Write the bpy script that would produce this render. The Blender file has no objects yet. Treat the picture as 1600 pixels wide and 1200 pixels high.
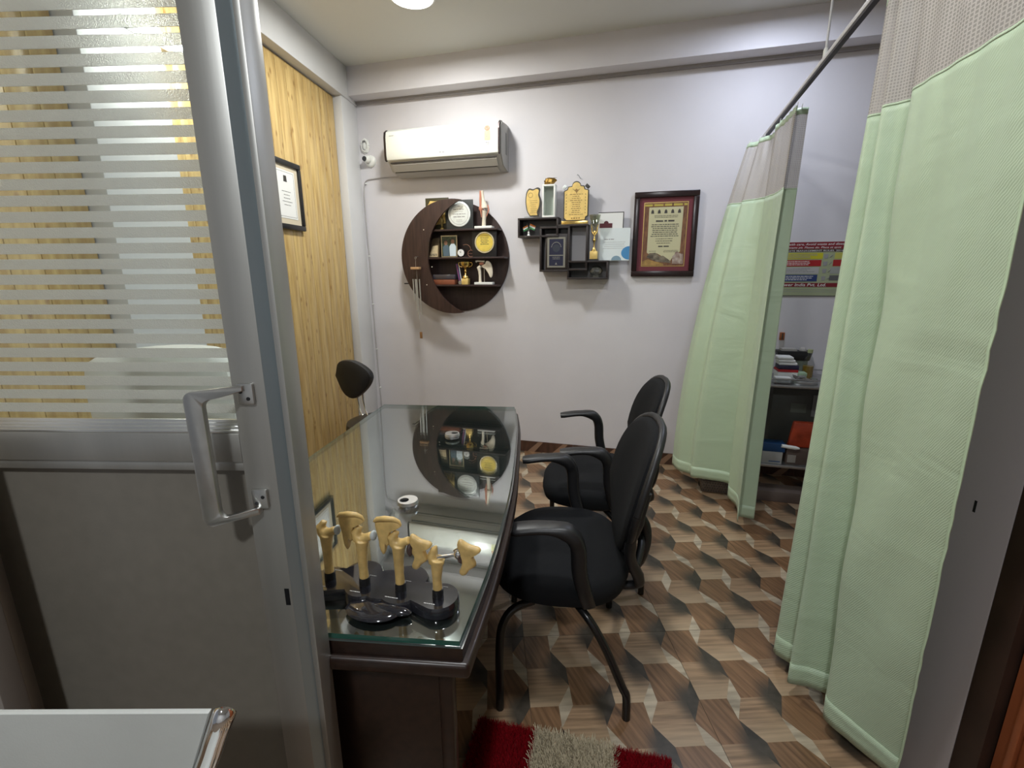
import bpy, bmesh, math, random
from mathutils import Vector, Matrix
random.seed(7)
PI = math.pi
SC = bpy.context.scene
COL = SC.collection

# ------------------------------------------------------------------ camera
FPX, CAMZ = 735.0, 1.42
zc = Vector((-15.0, 3088.0, -735.0)).normalized()          # world up seen in camera axes (right, up, forward)
fw = Vector((0, 0, 1)); yc = (fw - fw.dot(zc) * zc).normalized()
xc = yc.cross(zc)
if xc.x < 0: xc = -xc
cam_d = bpy.data.cameras.new('camera'); cam = bpy.data.objects.new('camera', cam_d); COL.objects.link(cam)
cam_d.sensor_width = 36; cam_d.lens = 36 * FPX / 1600; cam_d.clip_start = 0.02
R = Matrix(((xc.x, xc.y, -xc.z), (yc.x, yc.y, -yc.z), (zc.x, zc.y, -zc.z)))
cam.matrix_world = Matrix.Translation((0, 0, CAMZ)) @ R.to_4x4()
SC.camera = cam

# ------------------------------------------------------------------ world, exposure, lamps
w = bpy.data.worlds.new('world'); SC.world = w; w.use_nodes = True
w.node_tree.nodes['Background'].inputs[0].default_value = (0.75, 0.8, 0.9, 1)
w.node_tree.nodes['Background'].inputs[1].default_value = 0.15
SC.view_settings.view_transform = 'Standard'; SC.view_settings.look = 'None'
SC.view_settings.gamma = 1; SC.view_settings.use_curve_mapping = False
SC.view_settings.exposure = 0.42
def lamp(name, loc, power, col, size=0.12, shape='DISK', rot=(0, 0, 0), sy=None, spread=None):
    l = bpy.data.lights.new(name, 'AREA'); l.energy = power; l.color = col; l.shape = shape; l.size = size
    if sy: l.size_y = sy
    if spread: l.spread = spread
    o = bpy.data.objects.new(name, l); o.location = loc; o.rotation_euler = rot; COL.objects.link(o); return o
lamp('ceiling_lamp_light', (-0.52, 2.90, 2.815), 19, (0.98, 0.99, 0.96), 0.2)
lamp('ceiling_lamp_light', (1.36, 2.62, 2.815), 7.5, (0.76, 0.83, 1.0), 0.15)
lamp('wall_lamp_light', (-1.275, 2.10, 2.31), 8, (0.98, 0.98, 0.95), 0.16, 'RECTANGLE', (PI / 2, 0, PI / 2 + 0.12), 0.05)
lamp('added_fill_light', (-0.5, -1.1, 2.81), 27, (0.93, 0.97, 1.0), 0.2)  # unseen fill added behind the camera to light the door front
lamp('added_fill_light', (0.15, 1.0, 2.815), 15, (0.95, 0.98, 1.0), 0.2)  # added fill above the frame, evens out the lower room

# ------------------------------------------------------------------ small tools
def ray(px, py):
    c = Vector(((px - 800) / FPX, (600 - py) / FPX, 1.0)); return Vector((c.dot(xc), c.dot(yc), c.dot(zc)))
AW = math.radians(-15.3); P0 = Vector((0.6265, 3.475, 0))
DW = Vector((math.cos(AW), math.sin(AW), 0)); NW = Vector((-DW.y, DW.x, 0))
def wl(s, off, z): return P0 + DW * s - NW * off + Vector((0, 0, z))
def wpx(px, py, off=0.0):                                   # where on a plane `off` in front of the back wall a photo point lies: (s, z)
    r = ray(px, py); c = Vector((0, 0, CAMZ)); q = P0 - NW * off
    t = (q - c).dot(NW) / r.dot(NW); p = c + r * t
    return (p - P0).dot(DW), p.z
AL = math.radians(83.0)                                     # left wall runs along TL
CL = Vector((-1.175, 3.968, 0)); TL = Vector((math.cos(AL), math.sin(AL), 0)); NL = Vector((TL.y, -TL.x, 0))
def ll(s, off, z): return CL + TL * s + NL * off + Vector((0, 0, z))

MATS = {}
def mat(name, col, rough=0.5, metal=0.0, var=0.0, scale=20.0, stretch=(1, 1, 1), bump=0.0, bscale=200.0, spec=0.5, coat=0.0, trans=0.0, ior=1.5, sheen=0.0, emit=None, estr=0.0, col2=None):
    if name in MATS: return MATS[name]
    m = bpy.data.materials.new(name); m.use_nodes = True; MATS[name] = m
    nt = m.node_tree; b = nt.nodes['Principled BSDF']; I = b.inputs
    I['Base Color'].default_value = (*col, 1); I['Roughness'].default_value = rough; I['Metallic'].default_value = metal
    I['Specular IOR Level'].default_value = spec; I['Coat Weight'].default_value = coat; I['Coat Roughness'].default_value = 0.05
    I['Transmission Weight'].default_value = trans; I['IOR'].default_value = ior; I['Sheen Weight'].default_value = sheen
    if emit: I['Emission Color'].default_value = (*emit, 1); I['Emission Strength'].default_value = estr
    tc = nt.nodes.new('ShaderNodeTexCoord'); mp = nt.nodes.new('ShaderNodeMapping'); mp.inputs['Scale'].default_value = stretch
    nt.links.new(tc.outputs['Object'], mp.inputs['Vector'])
    if var > 0 or col2:
        n = nt.nodes.new('ShaderNodeTexNoise'); n.inputs['Scale'].default_value = scale; n.inputs['Detail'].default_value = 5
        nt.links.new(mp.outputs['Vector'], n.inputs['Vector'])
        r = nt.nodes.new('ShaderNodeValToRGB'); nt.links.new(n.outputs['Fac'], r.inputs['Fac'])
        c2 = col2 or tuple(min(1, c * (1 + var)) for c in col); c1 = tuple(c * (1 - var) for c in col) if not col2 else col
        r.color_ramp.elements[0].color = (*c1, 1); r.color_ramp.elements[1].color = (*c2, 1)
        r.color_ramp.elements[0].position = 0.3; r.color_ramp.elements[1].position = 0.7
        nt.links.new(r.outputs['Color'], I['Base Color'])
    if bump > 0:
        n2 = nt.nodes.new('ShaderNodeTexNoise'); n2.inputs['Scale'].default_value = bscale
        nt.links.new(mp.outputs['Vector'], n2.inputs['Vector'])
        bp = nt.nodes.new('ShaderNodeBump'); bp.inputs['Strength'].default_value = bump; bp.inputs['Distance'].default_value = 0.002
        nt.links.new(n2.outputs['Fac'], bp.inputs['Height']); nt.links.new(bp.outputs['Normal'], I['Normal'])
    return m

class MB:
    def __init__(s): s.v = []; s.f = []; s.mi = []; s.cur = 0
    def add(s, vs, fs):
        o = len(s.v); s.v += [tuple(v) for v in vs]
        for f in fs: s.f.append(tuple(i + o for i in f)); s.mi.append(s.cur)
        return s
    def box(s, x0, x1, y0, y1, z0, z1):
        return s.add([(x, y, z) for x in (x0, x1) for y in (y0, y1) for z in (z0, z1)],
                     [(0, 1, 3, 2), (4, 6, 7, 5), (0, 4, 5, 1), (2, 3, 7, 6), (0, 2, 6, 4), (1, 5, 7, 3)])
    def rbox(s, c, size, M=None, ):                         # box centred at c, optionally turned by a 3x3
        a, b, d = [q / 2 for q in size]; c = Vector(c)
        vs = [Vector((x, y, z)) for x in (-a, a) for y in (-b, b) for z in (-d, d)]
        if M: vs = [M @ v for v in vs]
        return s.add([c + v for v in vs], [(0, 1, 3, 2), (4, 6, 7, 5), (0, 4, 5, 1), (2, 3, 7, 6), (0, 2, 6, 4), (1, 5, 7, 3)])
    def prism(s, pts, a, b, axis='y'):                      # 2D outline pushed from a to b along an axis
        n = len(pts)
        def P(p, t): return {'y': (p[0], t, p[1]), 'z': (p[0], p[1], t), 'x': (t, p[0], p[1])}[axis]
        return s.add([P(p, a) for p in pts] + [P(p, b) for p in pts],
                     [tuple(range(n)), tuple(range(2 * n - 1, n - 1, -1))] + [(i, i + n, (i + 1) % n + n, (i + 1) % n) for i in range(n)])
    def tube(s, path, r, seg=10, cap=True):
        P = [Vector(p) for p in path]; n = len(P); rr = r if isinstance(r, (list, tuple)) else [r] * n
        up = None; vs = []
        for i, p in enumerate(P):
            t = (P[min(i + 1, n - 1)] - P[max(i - 1, 0)]).normalized()
            if up is None: up = t.orthogonal().normalized()
            up = (up - up.dot(t) * t); up = up.normalized() if up.length > 1e-6 else t.orthogonal().normalized()
            q = t.cross(up)
            for k in range(seg):
                a = 2 * PI * k / seg; vs.append(p + (up * math.cos(a) + q * math.sin(a)) * rr[i])
        fs = [(i * seg + k, i * seg + (k + 1) % seg, (i + 1) * seg + (k + 1) % seg, (i + 1) * seg + k) for i in range(n - 1) for k in range(seg)]
        if cap: fs += [tuple(range(seg - 1, -1, -1)), tuple(range((n - 1) * seg, n * seg))]
        return s.add(vs, fs)
    def lathe(s, prof, c=(0, 0, 0), seg=20, axis='z', sx=1, sy=1):
        c = Vector(c); vs = []
        for r, h in prof:
            for k in range(seg):
                a = 2 * PI * k / seg; x, y = r * math.cos(a) * sx, r * math.sin(a) * sy
                vs.append(c + Vector({'z': (x, y, h), 'y': (x, h, y), 'x': (h, x, y)}[axis]))
        n = len(prof)
        fs = [(i * seg + k, i * seg + (k + 1) % seg, (i + 1) * seg + (k + 1) % seg, (i + 1) * seg + k) for i in range(n - 1) for k in range(seg)]
        fs += [tuple(range(seg - 1, -1, -1)), tuple(range((n - 1) * seg, n * seg))]
        return s.add(vs, fs)
    def ball(s, c, r, seg=14, rings=8, sc=(1, 1, 1)):
        prof = [(max(r * math.sin(PI * i / rings), 1e-5), -r * math.cos(PI * i / rings)) for i in range(rings + 1)]
        m = MB().lathe(prof, (0, 0, 0), seg); c = Vector(c)
        return s.add([(c.x + v[0] * sc[0], c.y + v[1] * sc[1], c.z + v[2] * sc[2]) for v in m.v], m.f)

def obj(name, mb, m, parent=None, smooth=False, bevel=0.0, sub=0, loc=None, rot=None, segs=2):
    me = bpy.data.meshes.new(name); me.from_pydata(mb.v, [], mb.f)
    ms = m if isinstance(m, (list, tuple)) else [m]
    for q in ms: me.materials.append(q)
    if len(ms) > 1: me.polygons.foreach_set('material_index', mb.mi)
    bm = bmesh.new(); bm.from_mesh(me); bmesh.ops.recalc_face_normals(bm, faces=bm.faces)
    if bevel > 0:
        es = [e for e in bm.edges if len(e.link_faces) == 2 and e.calc_face_angle(0) > 0.6]
        bmesh.ops.bevel(bm, geom=es, offset=bevel, segments=segs, affect='EDGES', profile=0.5, clamp_overlap=True)
    bm.to_mesh(me); bm.free()
    o = bpy.data.objects.new(name, me); COL.objects.link(o)
    if name in ('lettering', 'engraving', 'white_lettering', 'dark_printing', 'sticker_print', 'garland_print'): o['kind'] = 'stuff'
    if parent: o.parent = parent
    if loc: o.location = loc
    if rot: o.rotation_euler = rot
    if smooth or bevel > 0:
        me.polygons.foreach_set('use_smooth', [True] * len(me.polygons))
        if not (smooth is True and sub): me.set_sharp_from_angle(angle=math.radians(50 if smooth else 35))
    if sub:
        md = o.modifiers.new('sub', 'SUBSURF'); md.levels = sub; md.render_levels = sub
    return o
def tag(o, label=None, cat=None, group=None, kind=None):
    if label: o['label'] = label
    if cat: o['category'] = cat
    if group: o['group'] = group
    if kind: o['kind'] = kind
    return o
def thing(name, label, cat, loc=(0, 0, 0), rz=0.0, group=None, kind=None):
    o = bpy.data.objects.new(name, None); COL.objects.link(o); o.location = loc; o.rotation_euler = (0, 0, rz); o.empty_display_size = 0.05
    return tag(o, label, cat, group, kind)
def copy_tree(o, parent=None):
    c = o.copy(); COL.objects.link(c); c.parent = parent
    for ch in [q for q in bpy.data.objects if q.parent == o]: copy_tree(ch, c)
    return c
def circle(cx, cy, r, n=32, a0=0.0, a1=2 * PI, ry=None):
    ry = ry or r; full = abs(a1 - a0 - 2 * PI) < 1e-6
    return [(cx + r * math.cos(a0 + (a1 - a0) * i / (n if full else n - 1)), cy + ry * math.sin(a0 + (a1 - a0) * i / (n if full else n - 1))) for i in range(n)]
def rrect(x0, x1, z0, z1, r, n=5):
    o = []
    for cx, cz, a in ((x1 - r, z1 - r, 0), (x0 + r, z1 - r, PI / 2), (x0 + r, z0 + r, PI), (x1 - r, z0 + r, 1.5 * PI)):
        o += [(cx + r * math.cos(a + PI / 2 * i / n), cz + r * math.sin(a + PI / 2 * i / n)) for i in range(n + 1)]
    return o
def spline(pts, n):                                         # Catmull-Rom through the points
    P = [Vector(p) for p in pts]; P = [2 * P[0] - P[1]] + P + [2 * P[-1] - P[-2]]; out = []
    m = len(P) - 3
    for k in range(n + 1):
        t = m * k / n; i = min(int(t), m - 1); u = t - i; a, b, c, d = P[i:i + 4]
        out.append(0.5 * ((2 * b) + (c - a) * u + (2 * a - 5 * b + 4 * c - d) * u * u + (3 * b - a - 3 * c + d) * u ** 3))
    return out
TEXTS = {}
def text(mb, s, x, z, size, y, align='CENTER', shear=0.0, bold=0.0, sx=1.0):   # flat lettering standing in the xz plane at depth y
    k = (s, align, shear, bold)
    if k not in TEXTS:
        c = bpy.data.curves.new('lettering', 'FONT'); c.body = s; c.align_x = align; c.shear = shear; c.offset = bold; c.resolution_u = 2; c.size = 1
        o = bpy.data.objects.new('lettering_tmp', c); COL.objects.link(o)
        dg = bpy.context.evaluated_depsgraph_get(); me = bpy.data.meshes.new_from_object(o.evaluated_get(dg))
        TEXTS[k] = ([tuple(v.co) for v in me.vertices], [tuple(p.vertices) for p in me.polygons])
        bpy.data.objects.remove(o); bpy.data.curves.remove(c); bpy.data.meshes.remove(me)
    vs, fs = TEXTS[k]
    mb.add([(x + v[0] * size * sx, y, z + v[1] * size) for v in vs], fs)
def rows(mb, x0, x1, z0, z1, n, y, h=None, ragged=0.25, seed=1):   # rows of tiny unreadable words
    rnd = random.Random(seed); h = h or (z1 - z0) / n * 0.4
    for i in range(n):
        z = z1 - (i + 0.5) * (z1 - z0) / n; cut = rnd.random() * ragged * (x1 - x0) / 2; x = x0 + cut
        while x < x1 - cut - h * 0.6:
            wd = min(h * rnd.uniform(1.2, 4.5), x1 - cut - x); mb.add([(x, y, z - h / 2), (x + wd, y, z - h / 2), (x + wd, y, z + h / 2 * rnd.uniform(.6, 1)), (x, y, z + h / 2)], [(0, 1, 2, 3)]); x += wd + h * 0.7

# ------------------------------------------------------------------ materials
m_wall = mat('wall_paint', (0.66, 0.64, 0.66), 0.6, var=0.03, scale=3, bump=0.12, bscale=60)
m_wallw = mat('wall_paint_white', (0.68, 0.68, 0.68), 0.6, var=0.03, scale=3, bump=0.1, bscale=60)
m_ceil = mat('ceiling_paint', (0.70, 0.71, 0.68), 0.7, bump=0.08, bscale=50)
m_alu = mat('brushed_aluminium', (0.42, 0.415, 0.39), 0.42, 0.75, var=0.06, scale=30, stretch=(1, 1, 0.02), bump=0.03)
m_alub = mat('bluish_aluminium', (0.33, 0.39, 0.42), 0.35, 0.75)
m_alul = mat('bright_aluminium', (0.75, 0.75, 0.73), 0.28, 0.9, var=0.05, scale=60, stretch=(0.02, 1, 1))
m_cast = mat('cast_aluminium', (0.55, 0.55, 0.53), 0.3, 0.95, var=0.12, scale=25)
m_panel = mat('grey_laminate', (0.185, 0.168, 0.14), 0.38, var=0.05, scale=40, spec=0.5)
m_black = mat('black_fabric', (0.0055, 0.006, 0.007), 0.9, bump=0.3, bscale=700, spec=0.25)
m_blackp = mat('black_plastic', (0.012, 0.012, 0.013), 0.42)
m_blackm = mat('black_enamel_tube', (0.012, 0.012, 0.012), 0.25)
m_leather = mat('black_leather', (0.012, 0.012, 0.013), 0.38, bump=0.1, bscale=500)
m_chrome = mat('chrome', (0.85, 0.85, 0.85), 0.06, 1.0)
m_gold = mat('gold', (0.85, 0.60, 0.20), 0.22, 1.0)
m_goldp = mat('gold_plate', (0.80, 0.58, 0.20), 0.4, 0.35, var=0.12, scale=30)
m_yplate = mat('yellow_plate', (0.80, 0.62, 0.12), 0.35, 0.3, var=0.1, scale=30)
m_silver = mat('silver_plate', (0.72, 0.76, 0.74), 0.3, 0.25, var=0.08, scale=30)
m_ink = mat('dark_ink', (0.05, 0.045, 0.04), 0.6)
m_inkg = mat('grey_ink', (0.3, 0.3, 0.3), 0.6)
m_white = mat('white_plastic', (0.80, 0.81, 0.77), 0.3)
m_acw = mat('glossy_white_shell', (0.84, 0.86, 0.80), 0.22, coat=0.3)
m_acg = mat('grey_louver', (0.50, 0.48, 0.44), 0.4)
m_paper = mat('paper', (0.80, 0.80, 0.77), 0.7)
m_bone = mat('bone_plastic', (0.60, 0.41, 0.15), 0.38, var=0.18, scale=60, bump=0.2, bscale=150)
m_bonew = mat('pale_bone_plastic', (0.75, 0.68, 0.55), 0.4, var=0.08, scale=60)
m_base = mat('glossy_black_base', (0.014, 0.014, 0.018), 0.10, coat=0.5)
m_wenge = mat('dark_wenge_laminate', (0.040, 0.020, 0.016), 0.42, var=0.4, scale=14, stretch=(4, 4, 0.35))
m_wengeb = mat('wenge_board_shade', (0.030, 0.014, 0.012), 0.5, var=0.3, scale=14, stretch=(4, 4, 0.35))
m_mahog = mat('mahogany_veneer', (0.018, 0.008, 0.005), 0.34, var=0.35, scale=10, stretch=(5, 0.4, 5))
m_cubes = mat('espresso_board', (0.022, 0.015, 0.014), 0.45, var=0.2, scale=20)
m_red = mat('red_print', (0.45, 0.02, 0.02), 0.5)
m_steel = mat('stainless_steel', (0.45, 0.46, 0.46), 0.3, 0.9, var=0.1, scale=20)

def node_mat(name):
    m = bpy.data.materials.new(name); m.use_nodes = True; nt = m.node_tree; MATS[name] = m
    return m, nt, nt.nodes['Principled BSDF'], nt.nodes, nt.links

# knotty pine planks
m_pine, nt, b, N, Lk = node_mat('knotty_pine')
tc = N.new('ShaderNodeTexCoord'); oi = N.new('ShaderNodeObjectInfo')
mp = N.new('ShaderNodeMapping'); mp.inputs['Scale'].default_value = (9, 9, 0.8)
ad = N.new('ShaderNodeVectorMath'); ad.operation = 'ADD'
cmb = N.new('ShaderNodeCombineXYZ'); ml = N.new('ShaderNodeMath'); ml.operation = 'MULTIPLY'; ml.inputs[1].default_value = 9
Lk.new(oi.outputs['Random'], ml.inputs[0]); Lk.new(ml.outputs[0], cmb.inputs['X']); Lk.new(ml.outputs[0], cmb.inputs['Z'])
Lk.new(tc.outputs['Object'], ad.inputs[0]); Lk.new(cmb.outputs[0], ad.inputs[1]); Lk.new(ad.outputs[0], mp.inputs['Vector'])
n1 = N.new('ShaderNodeTexNoise'); n1.inputs['Scale'].default_value = 4; n1.inputs['Detail'].default_value = 6; n1.inputs['Distortion'].default_value = 0.6
Lk.new(mp.outputs[0], n1.inputs['Vector'])
r1 = N.new('ShaderNodeValToRGB'); r1.color_ramp.elements[0].position = 0.3; r1.color_ramp.elements[1].position = 0.72
r1.color_ramp.elements[0].color = (0.42, 0.265, 0.09, 1); r1.color_ramp.elements[1].color = (0.68, 0.50, 0.21, 1)
Lk.new(n1.outputs['Fac'], r1.inputs['Fac'])
mp2 = N.new('ShaderNodeMapping'); mp2.inputs['Scale'].default_value = (14, 14, 7); Lk.new(ad.outputs[0], mp2.inputs['Vector'])
vo = N.new('ShaderNodeTexVoronoi'); vo.inputs['Scale'].default_value = 1.3; Lk.new(mp2.outputs[0], vo.inputs['Vector'])
r2 = N.new('ShaderNodeValToRGB'); r2.color_ramp.elements[0].position = 0.06; r2.color_ramp.elements[1].position = 0.20
r2.color_ramp.elements[0].color = (0.45, 0.32, 0.2, 1); r2.color_ramp.elements[1].color = (1, 1, 1, 1); Lk.new(vo.outputs['Distance'], r2.inputs['Fac'])
mx = N.new('ShaderNodeMix'); mx.data_type = 'RGBA'; mx.blend_type = 'MULTIPLY'; mx.inputs[0].default_value = 0.8
Lk.new(r1.outputs[0], mx.inputs[6]); Lk.new(r2.outputs[0], mx.inputs[7]); Lk.new(mx.outputs[2], b.inputs['Base Color'])
b.inputs['Roughness'].default_value = 0.35

# printed floor tile: flat colour of each printed shape x wood grain x printed soft dark spot
def floor_mat(name, col, grain, blob, dark=(0.055, 0.047, 0.036), light=0.0, gdir=0.0):
    m, nt, b, N, Lk = node_mat(name)
    uv = N.new('ShaderNodeUVMap'); uv.uv_map = 'spot'
    tc = N.new('ShaderNodeTexCoord'); oi = N.new('ShaderNodeObjectInfo')
    ad = N.new('ShaderNodeVectorMath'); ad.operation = 'ADD'; Lk.new(tc.outputs['Object'], ad.inputs[0]); Lk.new(oi.outputs['Location'], ad.inputs[1])
    mp = N.new('ShaderNodeMapping'); mp.vector_type = 'TEXTURE' ; mp.inputs['Rotation'].default_value = (0, 0, gdir); mp.inputs['Scale'].default_value = grain
    Lk.new(ad.outputs[0], mp.inputs['Vector'])
    n = N.new('ShaderNodeTexNoise'); n.inputs['Scale'].default_value = 1; n.inputs['Detail'].default_value = 5; Lk.new(mp.outputs[0], n.inputs['Vector'])
    r = N.new('ShaderNodeValToRGB'); r.color_ramp.elements[0].position = 0.32; r.color_ramp.elements[1].position = 0.68
    r.color_ramp.elements[0].color = (*[c * 0.62 for c in col], 1); r.color_ramp.elements[1].color = (*[c * 1.25 for c in col], 1)
    Lk.new(n.outputs['Fac'], r.inputs['Fac']); out = r.outputs[0]
    if light > 0:
        sx_ = N.new('ShaderNodeSeparateXYZ'); Lk.new(uv.outputs[0], sx_.inputs[0]); ml_ = N.new('ShaderNodeMapRange'); ml_.interpolation_type = 'SMOOTHSTEP'; ml_.inputs[1].default_value = 0.10; ml_.inputs[2].default_value = 0.40; ml_.inputs[4].default_value = light
        Lk.new(sx_.outputs[1], ml_.inputs[0]); mz_ = N.new('ShaderNodeMix'); mz_.data_type = 'RGBA'; Lk.new(ml_.outputs[0], mz_.inputs[0]); Lk.new(out, mz_.inputs[6]); mz_.inputs[7].default_value = (0.50, 0.39, 0.26, 1); out = mz_.outputs[2]
    if blob > 0:
        ln = N.new('ShaderNodeVectorMath'); ln.operation = 'LENGTH'; Lk.new(uv.outputs[0], ln.inputs[0])
        mr = N.new('ShaderNodeMapRange'); mr.interpolation_type = 'SMOOTHSTEP'; mr.inputs[1].default_value = 0.07; mr.inputs[2].default_value = 0.27
        mr.inputs[3].default_value = blob; mr.inputs[4].default_value = 0.0; Lk.new(ln.outputs['Value'], mr.inputs[0])
        mx = N.new('ShaderNodeMix'); mx.data_type = 'RGBA'; Lk.new(mr.outputs[0], mx.inputs[0]); Lk.new(out, mx.inputs[6]); mx.inputs[7].default_value = (*dark, 1); out = mx.outputs[2]
    Lk.new(out, b.inputs['Base Color']); b.inputs['Roughness'].default_value = 0.32; b.inputs['Specular IOR Level'].default_value = 0.35
    return m
FM = [floor_mat('tile_print_brown', (0.21, 0.118, 0.062), (0.012, 0.2, 1), 0.97, gdir=0.35), floor_mat('tile_print_tan', (0.32, 0.21, 0.125), (0.2, 0.012, 1), 0.96, light=0.5),
      floor_mat('tile_print_pale', (0.44, 0.37, 0.27), (0.2, 0.03, 1), 0.0), floor_mat('tile_print_dark', (0.06, 0.050, 0.038), (0.05, 0.05, 1), 0.0)]

# curtain cloth
m_cloth, nt, b, N, Lk = node_mat('green_curtain_cloth')
tc = N.new('ShaderNodeTexCoord'); mp = N.new('ShaderNodeMapping'); mp.inputs['Rotation'].default_value = (0, 0, 0.6); Lk.new(tc.outputs['UV'], mp.inputs['Vector'])
wv = N.new('ShaderNodeTexWave'); wv.inputs['Scale'].default_value = 60; wv.inputs['Distortion'].default_value = 3; wv.inputs['Detail'].default_value = 2; Lk.new(mp.outputs[0], wv.inputs['Vector'])
bp = N.new('ShaderNodeBump'); bp.inputs['Strength'].default_value = 0.25; bp.inputs['Distance'].default_value = 0.002
Lk.new(wv.outputs['Fac'], bp.inputs['Height'])
mpw = N.new('ShaderNodeMapping'); mpw.inputs['Rotation'].default_value = (0, 0, 0.45); mpw.inputs['Scale'].default_value = (2.2, 6.0, 1); Lk.new(tc.outputs['UV'], mpw.inputs['Vector'])
nw_ = N.new('ShaderNodeTexNoise'); nw_.inputs['Scale'].default_value = 1.0; nw_.inputs['Detail'].default_value = 3; nw_.inputs['Distortion'].default_value = 0.8; Lk.new(mpw.outputs[0], nw_.inputs['Vector'])
bw_ = N.new('ShaderNodeBump'); bw_.inputs['Strength'].default_value = 0.35; bw_.inputs['Distance'].default_value = 0.022; Lk.new(nw_.outputs['Fac'], bw_.inputs['Height']); Lk.new(bp.outputs[0], bw_.inputs['Normal']); Lk.new(bw_.outputs[0], b.inputs['Normal'])
b.inputs['Base Color'].default_value = (0.54, 0.66, 0.47, 1); b.inputs['Roughness'].default_value = 0.42; b.inputs['Sheen Weight'].default_value = 0.15
tr = N.new('ShaderNodeBsdfTranslucent'); tr.inputs[0].default_value = (0.50, 0.70, 0.42, 1)
ms = N.new('ShaderNodeMixShader'); ms.inputs[0].default_value = 0.18; Lk.new(b.outputs[0], ms.inputs[1]); Lk.new(tr.outputs[0], ms.inputs[2]); Lk.new(ms.outputs[0], N['Material Output'].inputs[0])
m_hem = mat('green_curtain_hem', (0.52, 0.66, 0.45), 0.45, bump=0.4, bscale=60)
# net header: real holes between threads
m_net, nt, b, N, Lk = node_mat('curtain_net')
tc = N.new('ShaderNodeTexCoord'); mp = N.new('ShaderNodeMapping'); Lk.new(tc.outputs['UV'], mp.inputs['Vector']); mp.inputs['Scale'].default_value = (120, 120, 1)
fr = N.new('ShaderNodeVectorMath'); fr.operation = 'FRACTION'; Lk.new(mp.outputs[0], fr.inputs[0])
sp = N.new('ShaderNodeSeparateXYZ'); Lk.new(fr.outputs[0], sp.inputs[0])
g1 = N.new('ShaderNodeMath'); g1.operation = 'LESS_THAN'; g1.inputs[1].default_value = 0.34; Lk.new(sp.outputs[0], g1.inputs[0])
g2 = N.new('ShaderNodeMath'); g2.operation = 'LESS_THAN'; g2.inputs[1].default_value = 0.34; Lk.new(sp.outputs[1], g2.inputs[0])
g3 = N.new('ShaderNodeMath'); g3.operation = 'MAXIMUM'; Lk.new(g1.outputs[0], g3.inputs[0]); Lk.new(g2.outputs[0], g3.inputs[1])
g4 = N.new('ShaderNodeMapRange'); g4.inputs[3].default_value = 0.55; Lk.new(g3.outputs[0], g4.inputs[0])
tp = N.new('ShaderNodeBsdfTransparent'); ms = N.new('ShaderNodeMixShader'); Lk.new(g4.outputs[0], ms.inputs[0]); Lk.new(tp.outputs[0], ms.inputs[1]); Lk.new(b.outputs[0], ms.inputs[2])
Lk.new(ms.outputs[0], N['Material Output'].inputs[0]); b.inputs['Base Color'].default_value = (0.42, 0.39, 0.355, 1); b.inputs['Roughness'].default_value = 0.7

# glass and frosted film
def glass_mat(name, tint, spec_w=0.08, rough=0.0):
    m, nt, b, N, Lk = node_mat(name); N.remove(b)
    t = N.new('ShaderNodeBsdfTransparent'); t.inputs[0].default_value = (*tint, 1)
    g = N.new('ShaderNodeBsdfGlossy'); g.inputs['Roughness'].default_value = rough
    f = N.new('ShaderNodeLayerWeight'); f.inputs[0].default_value = 0.5; pw = N.new('ShaderNodeMath'); pw.operation = 'POWER'; pw.inputs[1].default_value = 5; Lk.new(f.outputs['Facing'], pw.inputs[0])
    a = N.new('ShaderNodeMath'); a.operation = 'MULTIPLY_ADD'; a.inputs[1].default_value = 0.94; a.inputs[2].default_value = spec_w + 0.04; a.use_clamp = True; Lk.new(pw.outputs[0], a.inputs[0])
    s = N.new('ShaderNodeMixShader'); Lk.new(a.outputs[0], s.inputs[0]); Lk.new(t.outputs[0], s.inputs[1]); Lk.new(g.outputs[0], s.inputs[2])
    Lk.new(s.outputs[0], N['Material Output'].inputs[0]); return m
m_glass = glass_mat('window_glass', (0.93, 0.96, 0.94), 0.02)
m_acryl = glass_mat('clear_acrylic', (0.9, 0.92, 0.92), 0.05)
m_tglass = glass_mat('table_glass', (0.92, 0.96, 0.95), 0.17)
m_tedge = mat('green_glass_edge', (0.03, 0.12, 0.09), 0.12, trans=0.3)
m_film, nt, b, N, Lk = node_mat('frosted_film'); N.remove(b)
d = N.new('ShaderNodeBsdfDiffuse'); d.inputs[0].default_value = (0.80, 0.80, 0.76, 1)
t = N.new('ShaderNodeBsdfTranslucent'); t.inputs[0].default_value = (0.85, 0.85, 0.80, 1)
rf = N.new('ShaderNodeBsdfRefraction'); rf.inputs['Roughness'].default_value = 0.30; rf.inputs['IOR'].default_value = 1.1; rf.inputs[0].default_value = (0.95, 0.95, 0.92, 1)
gl = N.new('ShaderNodeBsdfGlossy'); gl.inputs['Roughness'].default_value = 0.25
vo = N.new('ShaderNodeTexVoronoi'); vo.inputs['Scale'].default_value = 500; bp = N.new('ShaderNodeBump'); bp.inputs['Strength'].default_value = 0.6; bp.inputs['Distance'].default_value = 0.001
tc = N.new('ShaderNodeTexCoord'); Lk.new(tc.outputs['Object'], vo.inputs['Vector']); Lk.new(vo.outputs['Distance'], bp.inputs['Height'])
for q in (d, gl, rf): Lk.new(bp.outputs[0], q.inputs['Normal'])
s1 = N.new('ShaderNodeMixShader'); s1.inputs[0].default_value = 0.45; s2 = N.new('ShaderNodeMixShader'); s2.inputs[0].default_value = 0.42; s3 = N.new('ShaderNodeMixShader'); s3.inputs[0].default_value = 0.12
Lk.new(d.outputs[0], s1.inputs[1]); Lk.new(t.outputs[0], s1.inputs[2]); Lk.new(s1.outputs[0], s2.inputs[1]); Lk.new(rf.outputs[0], s2.inputs[2])
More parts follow.
